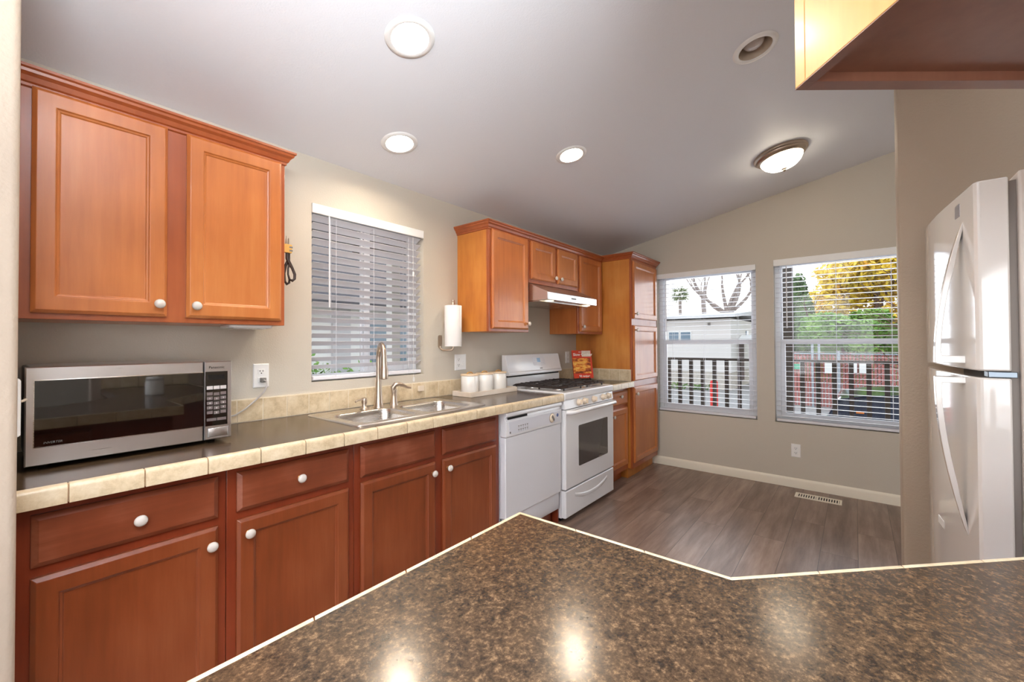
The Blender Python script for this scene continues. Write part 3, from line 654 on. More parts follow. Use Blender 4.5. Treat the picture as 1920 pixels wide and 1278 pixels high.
for k in range(4):
    z = 1.0945-k*0.0172
    m.tube([(0.4925, YK, z), (0.511, YK, z), (0.517, YK, z-0.0025), (0.530, YK, z-0.0025), (0.536, YK, z), (0.5545, YK, z)], 0.0004, 4)
m.build('marking', 'grey', kp)
MB().rings(fny(MY-0.018), 0.497, 0.560, 0.945, 0.976, [(0, 0), (0, 0.002), (0.002, 0.003)]).build('open_button', 'steel', cp, 0.0004)
m = MB(); m.rings(fny(MY-0.0182), 0.4955, 0.5615, 0.9435, 0.9775, [(0, 0), (0, 0.001)]); m.build('button_surround', 'grey', cp)
text('label_text', 'Panasonic', 0.0125, 'black', (0.5235, MY-0.0186, 1.196), (1, 0, 0), (0, 0, 1), cp, 0.0003, 'CENTER', 0.0002)
for a in (MX0+0.03, MX1-0.05):
    for b in (MY+0.08, MYB-0.05): MB().box(a, a+0.022, b, b+0.022, CT+0.0004, MZ0+0.003).build('foot', 'black', mw)

# ------------------------------------------------------------------ outlets, plates, cords
def outlet(label, fn, d, w=0.070, h=0.115, mat='white'):
    # fn(u, v, depth) with u to the right and v up, centred on the plate
    r = thing('wall_outlet', label, 'outlet', fn(0, 0, 0), 'white electrical plates')
    MB().rings(fn, -w/2, w/2, -h/2, h/2, [(0, 0), (0, 0.003), (0.004, 0.006)]).build('plate', mat, r, sharp=25)
    cx = -0.022 if w > 0.1 else 0.0
    for s in (-1, 1):
        f = MB().rings(lambda u, v, q: fn(u+cx, v+s*0.0195, q), -0.0165, 0.0165, -0.0135, 0.0135, [(0, 0.005), (0.003, 0.0075)]).build('socket', mat, r)
        m = MB()
        for q in (-0.0065, 0.0065): m.rings(lambda u, v, q_: fn(u+cx, v+s*0.0195, q_), q-0.0012, q+0.0012, -0.001, 0.0075, [(0, 0.0070), (0, 0.0080)])
        m.rings(lambda u, v, q_: fn(u+cx, v+s*0.0195, q_), -0.0025, 0.0025, -0.0095, -0.0050, [(0, 0.0070), (0, 0.0080)])
        m.build('slot', 'shadow', f)
    if w > 0.1:
        MB().rings(fn, 0.013, 0.033, -0.02, 0.02, [(0, 0.005), (0.001, 0.007)]).build('switch', mat, r)
        MB().rings(fn, 0.019, 0.027, 0.0, 0.014, [(0, 0.006), (0.001, 0.013)]).build('toggle', mat, r)
    return r
def on_left(x, z): return lambda u, v, h: (x+u, WY-0.0005-h, z+v)
o1 = outlet('white outlet with a plug in it, right of the microwave', on_left(0.815, 1.133), None)
outlet('wide white outlet and switch plate under the paper towels', on_left(2.141, 1.147), None, 0.112, 0.115)
outlet('white outlet on the wall behind the cookbook', on_left(3.612, 1.139), None)
outlet('white outlet low on the wall between the dining windows and floor vent', lambda u, v, h: (FX-0.0005-h, 0.415-u, 0.325+v), None)
tag(MB().rings(lambda u, v, h: (0.0345+h, u, v), 1.70, 1.80, 1.045, 1.195, [(0, 0), (0, 0.006), (0.004, 0.011)]).build('switch_plate', 'white', None, sharp=25), 'white plate on the wall end left of the microwave', 'switch plate')
pl = thing('power_cord', 'grey power cord plugged into the outlet beside the microwave', 'cord', (0.815, 2.20, 1.11))
MB().box(0.806, 0.828, WY-0.036, WY-0.009, 1.102, 1.124).build('plug', 'grey', pl, 0.003)
MB().tube([(0.817, WY-0.035, 1.113), (0.822, WY-0.052, 1.108), (0.822, WY-0.058, 1.09), (0.812, WY-0.050, 1.06), (0.785, WY-0.035, 1.025), (0.74, WY-0.03, 0.985), (0.70, WY-0.022, 0.96), (0.60, WY-0.016, 0.945), (0.5, WY-0.014, 0.94)], 0.0036, 8).build('cable', plain('grey_cable', (198, 192, 188), 0.5), pl)
tag(MB().tube([(0.046, 1.78, 1.13), (0.052, 1.80, 1.13), (0.0585, 1.84, 1.13), (0.0585, 1.90, 1.13)], 0.0035, 8).build('cable', 'bisque'), 'short cream cable running from the wall plate behind the microwave', 'cable')

# ------------------------------------------------------------------ items on wall
sc = thing('scissors', 'dark kitchen scissors hanging in a yellow holder on the cabinet side', 'scissors', (0.83, 1.955, 1.55))
MB().box(0.7985, 0.838, 1.945, 1.965, 1.690, 1.728).build('holder', plain('yellow_plastic', (222, 170, 88), 0.5), sc, 0.002)
m = MB()
for z in (1.700, 1.715): m.box(0.826, 0.8395, 1.9435, 1.9655, z-0.003, z+0.004)
m.build('clip', 'grey', sc)
m = MB(); m.prism([(0.806, 1.690), (0.820, 1.690), (0.819, 1.728), (0.816, 1.765), (0.810, 1.728)], 1.952, 1.955, 'y'); m.prism([(0.822, 1.69), (0.831, 1.69), (0.829, 1.756), (0.825, 1.756)], 1.9555, 1.9585, 'y')
m.build('blade', 'bronze', sc)
m = MB(); m.tube([(0.819, 1.954, 1.69), (0.820, 1.954, 1.665), (0.828, 1.954, 1.648), (0.842, 1.954, 1.625), (0.853, 1.954, 1.598), (0.852, 1.954, 1.578), (0.842, 1.954, 1.568), (0.830, 1.954, 1.574), (0.824, 1.954, 1.595), (0.824, 1.954, 1.620), (0.830, 1.954, 1.645)], [0.006, 0.007, 0.008, 0.006, 0.006, 0.006, 0.006, 0.005, 0.004, 0.004, 0.005], 10)
m.tube([(0.829, 1.96, 1.69), (0.828, 1.96, 1.66), (0.817, 1.962, 1.635), (0.812, 1.964, 1.60), (0.814, 1.966, 1.565), (0.824, 1.966, 1.552), (0.834, 1.966, 1.560), (0.835, 1.966, 1.575)], [0.006, 0.007, 0.006, 0.005, 0.005, 0.006, 0.005, 0.004], 10)
m.build('handle', plain('dark_brown_plastic', (52, 36, 28), 0.35), sc, sharp=70)
ul = thing('under_cabinet_light', 'slim white light fixture beneath the left wall cabinet', 'light', (0.69, 2.02, 1.353))
MB().prism(rrect(0.60, 0.765, 1.955, 2.09, 0.02), 1.353, 1.3648, 'z').build('housing', 'white', ul, 0.002)
MB().prism(rrect(0.62, 0.745, 1.975, 2.07, 0.01), 1.3495, 1.3528, 'z').build('lens', 'ceramic', ul, 0.001)
# paper towel
pt = thing('paper_towel_holder', 'nickel wall-mounted paper towel holder beside the wall cabinet', 'paper towel holder', (1.946, WY, 1.24))
m = MB(); m.v = []; pp = rrect(1.931, 1.965, 1.252, 1.342, 0.0165); m.prism(pp, WY-0.005, WY-0.0006, 'y'); m.build('mounting_plate', 'nickel', pt)
RXc, RYc = 1.990, 2.140
MB().tube([(1.948, WY-0.004, 1.262), (1.948, WY-0.010, 1.247), (1.952, WY-0.026, 1.238), (1.965, WY-0.055, 1.236), (1.982, WY-0.082, 1.238), (RXc, RYc, 1.248), (RXc, RYc, 1.262)], 0.0065, 12).build('arm', 'nickel', pt, sharp=70)
MB().tube([(RXc, RYc, 1.26), (RXc, RYc, 1.565)], 0.006, 12).build('rod', 'nickel', pt)
MB().lathe([(0.006, 0), (0.013, 0.002), (0.013, 0.018), (0.010, 0.022), (0.012, 0.026), (0.010, 0.036), (0, 0.039)], (RXc, RYc, 1.545), n=24).build('cap', 'nickel', pt, sharp=50)
pr = thing('paper_towel_roll', 'white paper towel roll standing on its wall holder', 'paper towel roll', (RXc, RYc, 1.264))
MB().lathe([(0.0185, 0), (0.0575, 0), (0.0585, 0.002), (0.0585, 0.277), (0.0575, 0.279), (0.0185, 0.279)], (RXc, RYc, 1.264), n=48, closed=True).build('roll', 'paper', pr, sharp=50)
m = MB(); A = [(RXc+0.0592*math.cos(a), RYc+0.0592*math.sin(a)) for a in (-1.3, -1.0, -0.7, -0.4, -0.2)]
lo = A+[(RXc+0.066, RYc+0.0), (RXc+0.078, RYc+0.012)]; hi = A+[(RXc+0.0595, RYc), (RXc+0.0595, RYc+0.012)]
n = len(lo); m.add([(p[0], p[1], 1.262) for p in lo]+[(p[0], p[1], 1.541) for p in hi], [(i, i+1, n+i+1, n+i) for i in range(n-1)])
ls = m.build('loose_sheet', 'paper', pr, sharp=80); sl = ls.modifiers.new('s', 'SOLIDIFY'); sl.thickness = 0.0008

# ------------------------------------------------------------------ canisters on tray
ty = thing('serving_tray', 'low whitewashed wooden tray under the three white canisters', 'tray', (2.22, 2.08, CT))
MB().box(2.020, 2.500, 2.000, 2.165, CT+0.0005, CT+0.012).build('base', 'whitewood', ty, 0.001)
for nm, b in (('side', (2.012, 2.0198, 1.992, 2.173)), ('side', (2.5002, 2.508, 1.992, 2.173)), ('side', (2.020, 2.500, 1.992, 1.9998)), ('side', (2.020, 2.500, 2.1652, 2.173))):
    MB().box(*b, CT+0.0005, CT+0.034).build('side', 'whitewood', ty, 0.0015)
cprof = [(0, 0), (0.058, 0), (0.061, 0.003), (0.061, 0.123), (0.0595, 0.127), (0.055, 0.127), (0.055, 0.02), (0, 0.02)]
can0 = thing('canister', 'white canister with wooden lid, left one of the tray, nearest the sink', 'canister', (0, 0, 0), 'white canisters on the tray')
MB().lathe(cprof, n=48).build('jar', 'ceramic', can0, sharp=50)
MB().lathe([(0, 0.1275), (0.061, 0.1275), (0.0635, 0.129), (0.0635, 0.137), (0.061, 0.139), (0, 0.139)], n=48).build('lid', 'lightwood', can0, sharp=50)
MB().tube([(-0.028, 0, 0.1395), (-0.020, 0, 0.147), (0, 0, 0.151), (0.020, 0, 0.147), (0.028, 0, 0.1395)], 0.0042, 8).build('loop_handle', 'leather', can0)
CY = 2.083; can0.location = (2.092, CY, CT+0.0122)
dup(can0, (2.242, CY, CT+0.0122), 'white canister with wooden lid, middle one of the tray')
dup(can0, (2.394, CY, CT+0.0122), 'white canister with wooden lid, right one, next to the stove')

# ------------------------------------------------------------------ dishwasher
dw = thing('dishwasher', 'white built-in dishwasher with a round dial', 'dishwasher', (2.236, 1.93, 0))
DX0, DX1, DY = 1.931, 2.541, 1.640
MB().box(DX0+0.004, DX1-0.004, 1.662, 2.19, 0.10, 0.864).build('tub', 'enamel_soft', dw)
d = MB().rings(fny(1.661), DX0, DX1, 0.232, 0.716, [(0, 0), (0, 0.030), (0.004, 0.036)]).build('door', 'enamel_soft', dw, 0.001, sharp=25)
c = MB(); c.prism([(1.661, 0.7185), (1.622, 0.7185), (1.619, 0.722), (1.619, 0.812), (1.629, 0.820), (1.631, 0.834), (1.615, 0.842), (1.613, 0.852), (1.618, 0.864), (1.630, 0.869), (1.661, 0.869)], DX0, DX1, 'x')
cpn = c.build('control_panel', 'enamel', dw, 0.0015, sharp=40)
MB().box(1.955, 2.150, 1.6265, 1.6305, 0.8215, 0.8335).build('vent_slot', 'shadow', cpn)
MB().rings(fny(1.6188), 1.955, 2.523, 0.733, 0.808, [(0, 0), (0.001, 0.0012)]).build('fascia', plain('pale_grey_fascia', (216, 217, 224), 0.35), cpn)
dk_ = MB().lathe([(0.031, 0.0), (0.031, 0.003), (0.0265, 0.003), (0.0255, 0.007), (0.022, 0.009), (0, 0.009)], (2.418, 1.6176, 0.770), (0, -1, 0), 36).build('dial', 'bisque', cpn, sharp=40)
MB().lathe([(0.0325, 0.0), (0.0325, 0.0015), (0.029, 0.0015), (0.029, 0.0)], (2.418, 1.6177, 0.770), (0, -1, 0), 36).build('dial_ring', 'grey', dk_)
MB().obox((2.418, 1.6065, 0.770), (0.004, 0, 0.006), (0, 0.003, 0), (-0.012, 0, 0.016)).build('pointer', 'grey', dk_, 0.001)
m = MB()
for rw in range(2):
    for k in range(5): m.box(2.045+k*0.022, 2.057+k*0.022, 1.6168, 1.6178, 0.770-rw*0.022, 0.775-rw*0.022); m.box(2.049+k*0.022, 2.053+k*0.022, 1.6168, 1.6178, 0.762-rw*0.022, 0.766-rw*0.022)
m.box(1.962, 1.972, 1.6168, 1.6178, 0.738, 0.750); m.build('marking', 'grey', cpn)
MB().lathe([(0.0, 0.0), (0.012, 0), (0.012, 0.001), (0, 0.001)], (2.487, 1.6178, 0.781), (0, -1, 0), 24).build('badge', plain('blue_badge', (86, 104, 150), 0.3), cpn).scale = (1, 1, 1)
MB().rings(fny(1.672), DX0+0.004, DX1-0.004, 0.112, 0.226, [(0, 0), (0, 0.030), (0.003, 0.032)]).build('kick_panel', 'enamel_soft', dw)
MB().box(DX0+0.02, DX1-0.02, 1.70, 1.72, 0.0, 0.112).build('toe_panel', 'redframe', dw)

# ------------------------------------------------------------------ stove
rg = thing('stove', 'white freestanding gas stove with black grates', 'stove', (2.942, 1.9, 0))
GX0, GX1, GY = 2.561, 3.325, 1.640
MB().box(GX0+0.002, GX1-0.002, GY, 2.19, 0.03, 0.872).build('body', 'enamel', rg, 0.002)
m = MB(); m.prism([(1.604, 0.877), (1.600, 0.882), (1.600, 0.918), (1.606, 0.926), (1.630, 0.929), (2.19, 0.929), (2.19, 0.873), (1.604, 0.873)], GX0, GX1, 'x'); m.build('cooktop', 'enamel', rg, 0.002, sharp=30)
cpg = MB().prism([(GY-0.001, 0.8715), (1.608, 0.8715), (1.600, 0.808), (GY-0.001, 0.808)], GX0+0.001, GX1-0.001, 'x').build('control_panel', 'enamel', rg, 0.002)
for kx in (2.752, 2.838, 2.982, 3.140, 3.235):
    k = MB().lathe([(0.026, 0), (0.027, 0.004), (0.024, 0.008), (0.0205, 0.012), (0.019, 0.024), (0.017, 0.027), (0, 0.027)], (kx, 1.6035, 0.841), (0, -1, 0.12), 28).build('burner_knob', 'bisque', cpg, sharp=40)
    MB().box(kx-0.0035, kx+0.0035, 1.568, 1.578, 0.826, 0.862).build('grip', 'bisque', k, 0.0015)
od = MB().rings(fny(GY-0.002), GX0+0.001, GX1-0.001, 0.238, 0.802, [(0, 0), (0, 0.034), (0.005, 0.040)]).build('oven_door', 'enamel', rg, 0.0015, sharp=25)
gw = MB(); gw.prism(rrect(2.742, 3.212, 0.372, 0.672, 0.012), 1.5985, 1.5965, 'y'); gw.build('oven_window', 'ovenglass', od)
hd = MB(); pth = [(GX0+0.02, 1.600, 0.786), (GX0+0.03, 1.570, 0.787), (GX0+0.06, 1.556, 0.788), (2.80, 1.551, 0.788), (3.09, 1.551, 0.788), (GX1-0.06, 1.556, 0.788), (GX1-0.03, 1.570, 0.787), (GX1-0.02, 1.600, 0.786)]
hd.tube(pth, [0.016, 0.016, 0.015, 0.015, 0.015, 0.015, 0.016, 0.016], 14).build('handle', 'enamel', od, sharp=70)
m = MB(); m.box(GX0+0.003, GX1-0.003, 1.596, 1.599, 0.758, 0.7985); m.build('handle_plate', 'enamel', od, 0.001)
sdw = MB(); sdw.rings(fny(GY-0.002), GX0+0.001, GX1-0.001, 0.036, 0.228, [(0, 0), (0, 0.032), (0.005, 0.038)]); sdw = sdw.build('storage_drawer', 'enamel', rg, 0.0015, sharp=25)
m = MB(); prof = [(1.6002, 0.150), (1.5945, 0.153), (1.5900, 0.166), (1.5925, 0.176), (1.6002, 0.180)]
N_ = 14
for i in range(N_+1):
    t = i/N_; xx = 2.69+0.51*t; sag = 0.030*(1-(2*t-1)**2); w_ = max(0.15, 1-abs(2*t-1)**3)
    m.v += [(xx, 1.6002-(1.6002-p[0])*w_, p[1]-sag+0.015*(1-w_)) for p in prof]
for i in range(N_):
    for j in range(4): m.f.append((i*5+j, i*5+j+1, (i+1)*5+j+1, (i+1)*5+j))
m.f += [(0, 1, 2, 3, 4), tuple(N_*5+j for j in range(4, -1, -1))]; m.build('drawer_pull', 'enamel', sdw, sharp=40)
for a in (GX0+0.03, GX1-0.06):
    for b in (1.66, 2.12): MB().box(a, a+0.03, b, b+0.03, 0, 0.032).build('foot', 'black', rg)
m = MB(); m.prism([(2.19, 0.9295), (2.138, 0.9295), (2.138, 1.010), (2.19, 1.010)], GX0+0.004, GX1-0.004, 'x'); m.build('backguard_base', 'enamel', rg, 0.003)
bgd = MB(); bgd.prism([(2.19, 1.022), (2.118, 1.022), (2.112, 1.028), (2.112, 1.046), (2.120, 1.054), (2.150, 1.178), (2.158, 1.188), (2.19, 1.188)], GX0-0.002, GX1+0.002, 'x'); bgd = bgd.build('backguard', 'enamel', rg, 0.003, sharp=30)
MB().box(GX0+0.012, GX1-0.012, 2.142, 2.19, 1.0105, 1.0215).build('vent_gap', 'shadow', rg)
nx = Vector((0, -0.1240, 0.0300)).normalized(); uz = Vector((0, 0.030, 0.124)).normalized()
def bgp(x, t, h): p = Vector((x, 2.120, 1.054))+uz*t+nx*h; return (p.x, p.y, p.z)
cl = MB().rings(bgp, 2.905, 3.085, 0.040, 0.110, [(0, 0), (0, 0.001), (0.002, 0.0018)]).build('clock_panel', 'enamel_soft', bgd)
MB().rings(bgp, 2.968, 3.014, 0.066, 0.102, [(0, 0.0018), (0, 0.0026)]).build('display', 'lcd', cl)
m = MB()
for k in range(4): m.rings(bgp, 2.915+k*0.013, 2.923+k*0.013, 0.058+0.018*(k % 2), 0.064+0.018*(k % 2), [(0, 0.0018), (0, 0.0024)]); m.rings(bgp, 3.025+k*0.014, 3.034+k*0.014, 0.058+0.018*(k % 2), 0.064+0.018*(k % 2), [(0, 0.0018), (0, 0.0024)])
m.build('button', plain('pale_button', (200, 200, 206), 0.4), cl)
MB().rings(bgp, 2.993, 3.030, 0.008, 0.016, [(0, 0), (0, 0.0012)]).build('badge', 'grey', bgd)
# burners and grates
for bx in (2.745, 3.140):
    for by in (1.765, 2.015):
        b = MB().lathe([(0.058, 0), (0.056, 0.006), (0.040, 0.009), (0, 0.009)], (bx, by, 0.9292), n=32).build('burner', 'steel', rg, sharp=40)
        MB().lathe([(0.036, 0.010), (0.038, 0.013), (0.036, 0.018), (0, 0.020)], (bx, by, 0.9292), n=28).build('burner_cap', 'iron', b, sharp=40)
def grate(x0, x1, y0=1.655, y1=2.115, z=0.957):
    m = MB(); t = 0.0085; h = 0.006
    def bar(a, b, c, d): m.box(min(a, b)-t/2, max(a, b)+t/2, min(c, d)-t/2, max(c, d)+t/2, z-h, z+h)
    # sloping outer rim
    m.add([(x0, y0, z-0.008), (x1, y0, z-0.008), (x1, y1, z-0.008), (x0, y1, z-0.008), (x0+0.02, y0+0.02, z+0.005), (x1-0.02, y0+0.02, z+0.005), (x1-0.02, y1-0.02, z+0.005), (x0+0.02, y1-0.02, z+0.005),
           (x0+0.006, y0+0.006, z-0.012), (x1-0.006, y0+0.006, z-0.012), (x1-0.006, y1-0.006, z-0.012), (x0+0.006, y1-0.006, z-0.012), (x0+0.028, y0+0.028, z-0.001), (x1-0.028, y0+0.028, z-0.001), (x1-0.028, y1-0.028, z-0.001), (x0+0.028, y1-0.028, z-0.001)],
          [(i, (i+1) % 4, 4+(i+1) % 4, 4+i) for i in range(4)]+[(8+i, 12+i, 12+(i+1) % 4, 8+(i+1) % 4) for i in range(4)]+[(i, 8+i, 8+(i+1) % 4, (i+1) % 4) for i in range(4)]+[(4+i, 4+(i+1) % 4, 12+(i+1) % 4, 12+i) for i in range(4)])
    ym = (y0+y1)/2; xm = (x0+x1)/2; bar(x0+0.02, x1-0.02, ym, ym)
    for yc in ((y0+ym)/2, (y1+ym)/2):
        for s in (-1, 1):
            bar(xm+s*0.032, (x1-0.02 if s > 0 else x0+0.02), yc, yc); bar(xm, xm, yc+s*0.032, yc+s*0.108)
            for q in (-1, 1): bar(xm+q*0.062, xm+q*0.062, yc+s*0.05, yc+s*0.108)
            bar(xm+s*0.058, (x1-0.02 if s > 0 else x0+0.02), yc+0.05, yc+0.05); bar(xm+s*0.058, (x1-0.02 if s > 0 else x0+0.02), yc-0.05, yc-0.05)
    for a in (x0+0.045, x1-0.045):
        for b in (y0+0.008, ym, y1-0.008): m.box(a-0.006, a+0.006, b-0.004, b+0.004, 0.9295, z-0.006)
    return m
grate(2.600, 2.938).build('grate', 'iron', rg, 0.0012); grate(2.948, 3.286).build('grate', 'iron', rg, 0.0012)

# ------------------------------------------------------------------ range hood
hdz = thing('range_hood', 'stainless steel range hood below the short wall cabinet', 'range hood', (2.95, 2.0, 1.6))
HX0, HX1 = 2.570, 3.322
m = MB(); m.prism([(1.752, 1.605), (1.752, 1.662), (1.760, 1.668), (1.925, 1.742), (UB, 1.742), (UB, 1.605)], HX0, HX1, 'x'); m.build('canopy', 'steel', hdz, 0.002, sharp=30)
m = MB(); m.box(HX0+0.002, HX1-0.002, 1.7475, 1.7518, 1.606, 1.661); hb = m.build('front_band', plain('bright_steel_band', (226, 228, 232), 0.28, metal=0.85), hdz, 0.0015)
MB().box(2.90, 2.975, 1.7465, 1.7474, 1.629, 1.641).build('badge', 'grey', hb)
m = MB(); m.box(HX0+0.01, HX1-0.01, 1.83, UB-0.01, 1.598, 1.6048); m.build('filter', 'sinksteel', hdz, 0.001)
for a in (2.665, 3.228): MB().lathe([(0.034, 0.0), (0.034, 0.004), (0.028, 0.006), (0, 0.006)], (a, 1.80, 1.6049), (0, 0, -1), 28).build('lamp', 'hoodlamp', hdz)

# ------------------------------------------------------------------ cookbook on easel
bc = Vector((3.485, 1.975, CT)); az = math.radians(53); bu = Vector((math.sin(az), -math.cos(az), 0)); bn0 = Vector((-math.cos(az), -math.sin(az), 0))
bv = (Vector((0, 0, 1))-bn0*0.24).normalized(); bn = bu.cross(bv); 
if bn.dot(bn0) < 0: bn = -bn
bo = bc+Vector((0, 0, 0.030))
def bp(u, v, h): p = bo+bu*u+bv*v+bn*h; return (p.x, p.y, p.z)
def bslab(u0, u1, v0, v1, h0, h1, name, mat, par):
    return MB().add([bp(u, v, h) for u in (u0, u1) for v in (v0, v1) for h in (h0, h1)], [(0, 1, 3, 2), (4, 6, 7, 5), (0, 4, 5, 1), (2, 3, 7, 6), (0, 2, 6, 4), (1, 5, 7, 3)]).build(name, mat, par)
bk = thing('cookbook', 'red and orange slow cooker cookbook propped on a black easel', 'book', tuple(bo))
bslab(-0.096, 0.097, 0.001, 0.264, 0.001, 0.010, 'pages', 'paper', bk)
def cover_mat():
    m, nt, b = new_mat('cookbook_photo'); v = coords(nt, (1, 1, 2.2), (0.3, 0.2, 0))
    link(nt, ramp(nt, noise(nt, v, 11, 5, 0.6), [(0.32, (96, 44, 26)), (0.43, (150, 70, 40)), (0.5, (222, 130, 50)), (0.58, (240, 190, 90)), (0.68, (200, 62, 38))]), b.inputs['Base Color'])
    b.inputs['Roughness'].default_value = 0.25; return m
cv = bslab(-0.098, 0.098, 0, 0.266, 0.0105, 0.0125, 'cover', plain('red_cover', (206, 66, 42), 0.25), bk)
ph = bslab(-0.096, 0.080, 0.045, 0.190, 0.0127, 0.0130, 'photo', cover_mat(), cv)
bslab(-0.098, -0.092, 0, 0.266, 0.0, 0.0104, 'spine', plain('red_spine', (150, 60, 46), 0.3), bk)
bslab(0.0, 0.090, 0.205, 0.262, 0.0127, 0.0130, 'photo', plain('cream_dish', (216, 198, 180), 0.3), cv)
MT['txtw'] = plain('white_ink', (240, 232, 220), 0.4)
text('title', 'Slow Cooker', 0.036, 'txtw', bp(-0.087, 0.214, 0.0135), bu, bv, cv, 0.0003, bold=0.0006)
text('title', 'BEST-LOVED', 0.012, 'txtw', bp(-0.03, 0.246, 0.0135), bu, bv, cv, 0.0003)
text('title', '50 recipes', 0.026, 'txtw', bp(-0.045, 0.012, 0.0135), bu, bv, cv, 0.0003, bold=0.0005)
ea = thing('easel', 'small black wire easel holding up the cookbook', 'easel', tuple(bc))
def ep(u, h, z): p = bc+bu*u+bn0*h; return (p.x, p.y, CT+z)
m = MB(); m.tube([ep(-0.085, 0.016, 0.0255), ep(0.07, 0.016, 0.0255)], 0.0035, 8); m.tube([ep(-0.085, -0.012, 0.0255), ep(0.07, -0.012, 0.0255)], 0.003, 8)
for u in (-0.045, 0.055):
    s = -0.004 if u < 0 else 0.028
    m.tube([ep(u, 0.017, 0.052), ep(u, 0.020, 0.026), ep(u+s, 0.03, 0.004)], 0.0035, 8); m.tube([ep(u, 0.018, 0.0255), ep(u, -0.03, 0.0255), ep(u, -0.062, 0.16)], 0.003, 8)
m.tube([ep(0.005, -0.062, 0.16), ep(0.005, -0.10, 0.004)], 0.0035, 8); m.tube([ep(-0.045, -0.062, 0.16), ep(0.055, -0.062, 0.16)], 0.003, 8)
m.build('wire_frame', 'black', ea, sharp=60)

# ------------------------------------------------------------------ refrigerator
fr = thing('refrigerator', 'glossy white top-freezer refrigerator in the alcove at the right', 'refrigerator', (2.28, -0.65, 0))
def fprof(t=0.0): return [(1.902, -0.360), (1.902, -0.306), (1.905, -0.296), (1.914, -0.289), (2.0, -0.279), (2.11, -0.268), (2.2, -0.259), (2.3, -0.251), (2.4, -0.246), (2.5, -0.243), (2.6, -0.246), (2.63, -0.252), (2.642, -0.264), (2.645, -0.28), (2.645, -0.360)]
MB().box(1.898, 2.650, -1.08, -0.378, 0.03, 1.787).build('cabinet_body', 'fridge_side', fr, 0.006)
MB().box(1.92, 2.63, -0.3775, -0.3605, 0.10, 1.765).build('gasket', 'gasket', fr)
fd = MB().prism(fprof(), 1.193, 1.775, 'z').build('freezer_door', 'fridge', fr, 0.005, sharp=30)
rd = MB().prism(fprof(), 0.12, 1.172, 'z').build('refrigerator_door', 'fridge', fr, 0.005, sharp=30)
MB().box(1.93, 2.62, -0.40, -0.33, 0.03, 0.118).build('grille', 'fridge_side', fr, 0.003)
MB().box(1.905, 1.955, -0.372, -0.312, 1.1735, 1.1915).build('hinge', 'hinge', fr, 0.002)
MB().box(2.56, 2.63, -0.40, -0.30, 1.776, 1.79).build('hinge_cover', 'fridge_side', fr, 0.003)
def handle(parent, path, name, cap):
    # arch: side profile in (y, z), tip flush with the door, far end standing off
    e = path[-1]; out = [(y, z) for z, y, th in path]; inn = [(max(y-th, -0.284), z) for z, y, th in path[:-1]]
    zc = cap[0] if abs(cap[0]-e[0]) > abs(cap[1]-e[0]) else cap[1]
    inn = [p for p in inn if (p[1]-zc)*(path[0][0]-zc) > 0]
    poly = out+[(-0.284, e[0]), (-0.284, zc), (e[1]-0.018, zc)]+inn[::-1]
    return MB().prism(poly, 2.003, 2.040, 'x').build(name, 'fridge', parent, 0.003, sharp=40)
def hpath(z_tip, z_end, sgn):
    out = []
    for i in range(13):
        t = i/12; y = -0.281+0.073*math.sin(t*PI/2)**0.9; out.append((z_tip+(z_end-z_tip)*t, y, 0.006+0.009*min(1, t*3)))
    return out
handle(fd, hpath(1.684, 1.212, 1), 'handle', (1.212, 1.236)); handle(rd, hpath(0.640, 1.166, -1), 'handle', (1.146, 1.166))
MB().add([(2.03, -0.2745, 1.700), (2.075, -0.2700, 1.700), (2.075, -0.2700, 1.742), (2.03, -0.2745, 1.742), (2.03, -0.2780, 1.700), (2.075, -0.2735, 1.700), (2.075, -0.2735, 1.742), (2.03, -0.2780, 1.742)],
         [(0, 1, 2, 3), (7, 6, 5, 4), (0, 4, 5, 1), (1, 5, 6, 2), (2, 6, 7, 3), (3, 7, 4, 0)]).build('badge', plain('silver_badge', (176, 176, 184), 0.3, metal=0.6), fd)
MB().add([(2.27, -0.2560, 0.575), (2.35, -0.2510, 0.575), (2.35, -0.2510, 0.603), (2.27, -0.2560, 0.603), (2.27, -0.2518, 0.575), (2.35, -0.2462, 0.575), (2.35, -0.2462, 0.603), (2.27, -0.2518, 0.603)],
         [(0, 1, 2, 3), (7, 6, 5, 4), (0, 4, 5, 1), (1, 5, 6, 2), (2, 6, 7, 3), (3, 7, 4, 0)]).build('sticker', 'white', rd)

# floor register
vr = thing('floor_vent', 'small cream metal floor vent below the right dining window', 'vent', (4.247, 0.25, 0))
m = MB(); vx0, vx1, vy0, vy1 = 4.195, 4.318, 0.095, 0.405
m.box(vx0, vx0+0.02, vy0, vy1, 0, 0.006).box(vx1-0.02, vx1, vy0, vy1, 0, 0.006)
for k in range(19):
    y = vy0+k*(vy1-vy0-0.007)/18
    w_ = 0.009 if k not in (0, 9, 18) else 0.014
    m.box(vx0+0.02, vx1-0.02, max(vy0, min(y, vy1-w_)), max(vy0, min(y, vy1-w_))+w_, 0, 0.0055)
m.build('grille', 'cream', vr, 0.0008); MB().box(vx0+0.019, vx1-0.019, vy0+0.005, vy1-0.005, 0.0003, 0.0022).build('duct_opening', 'shadow', vr)

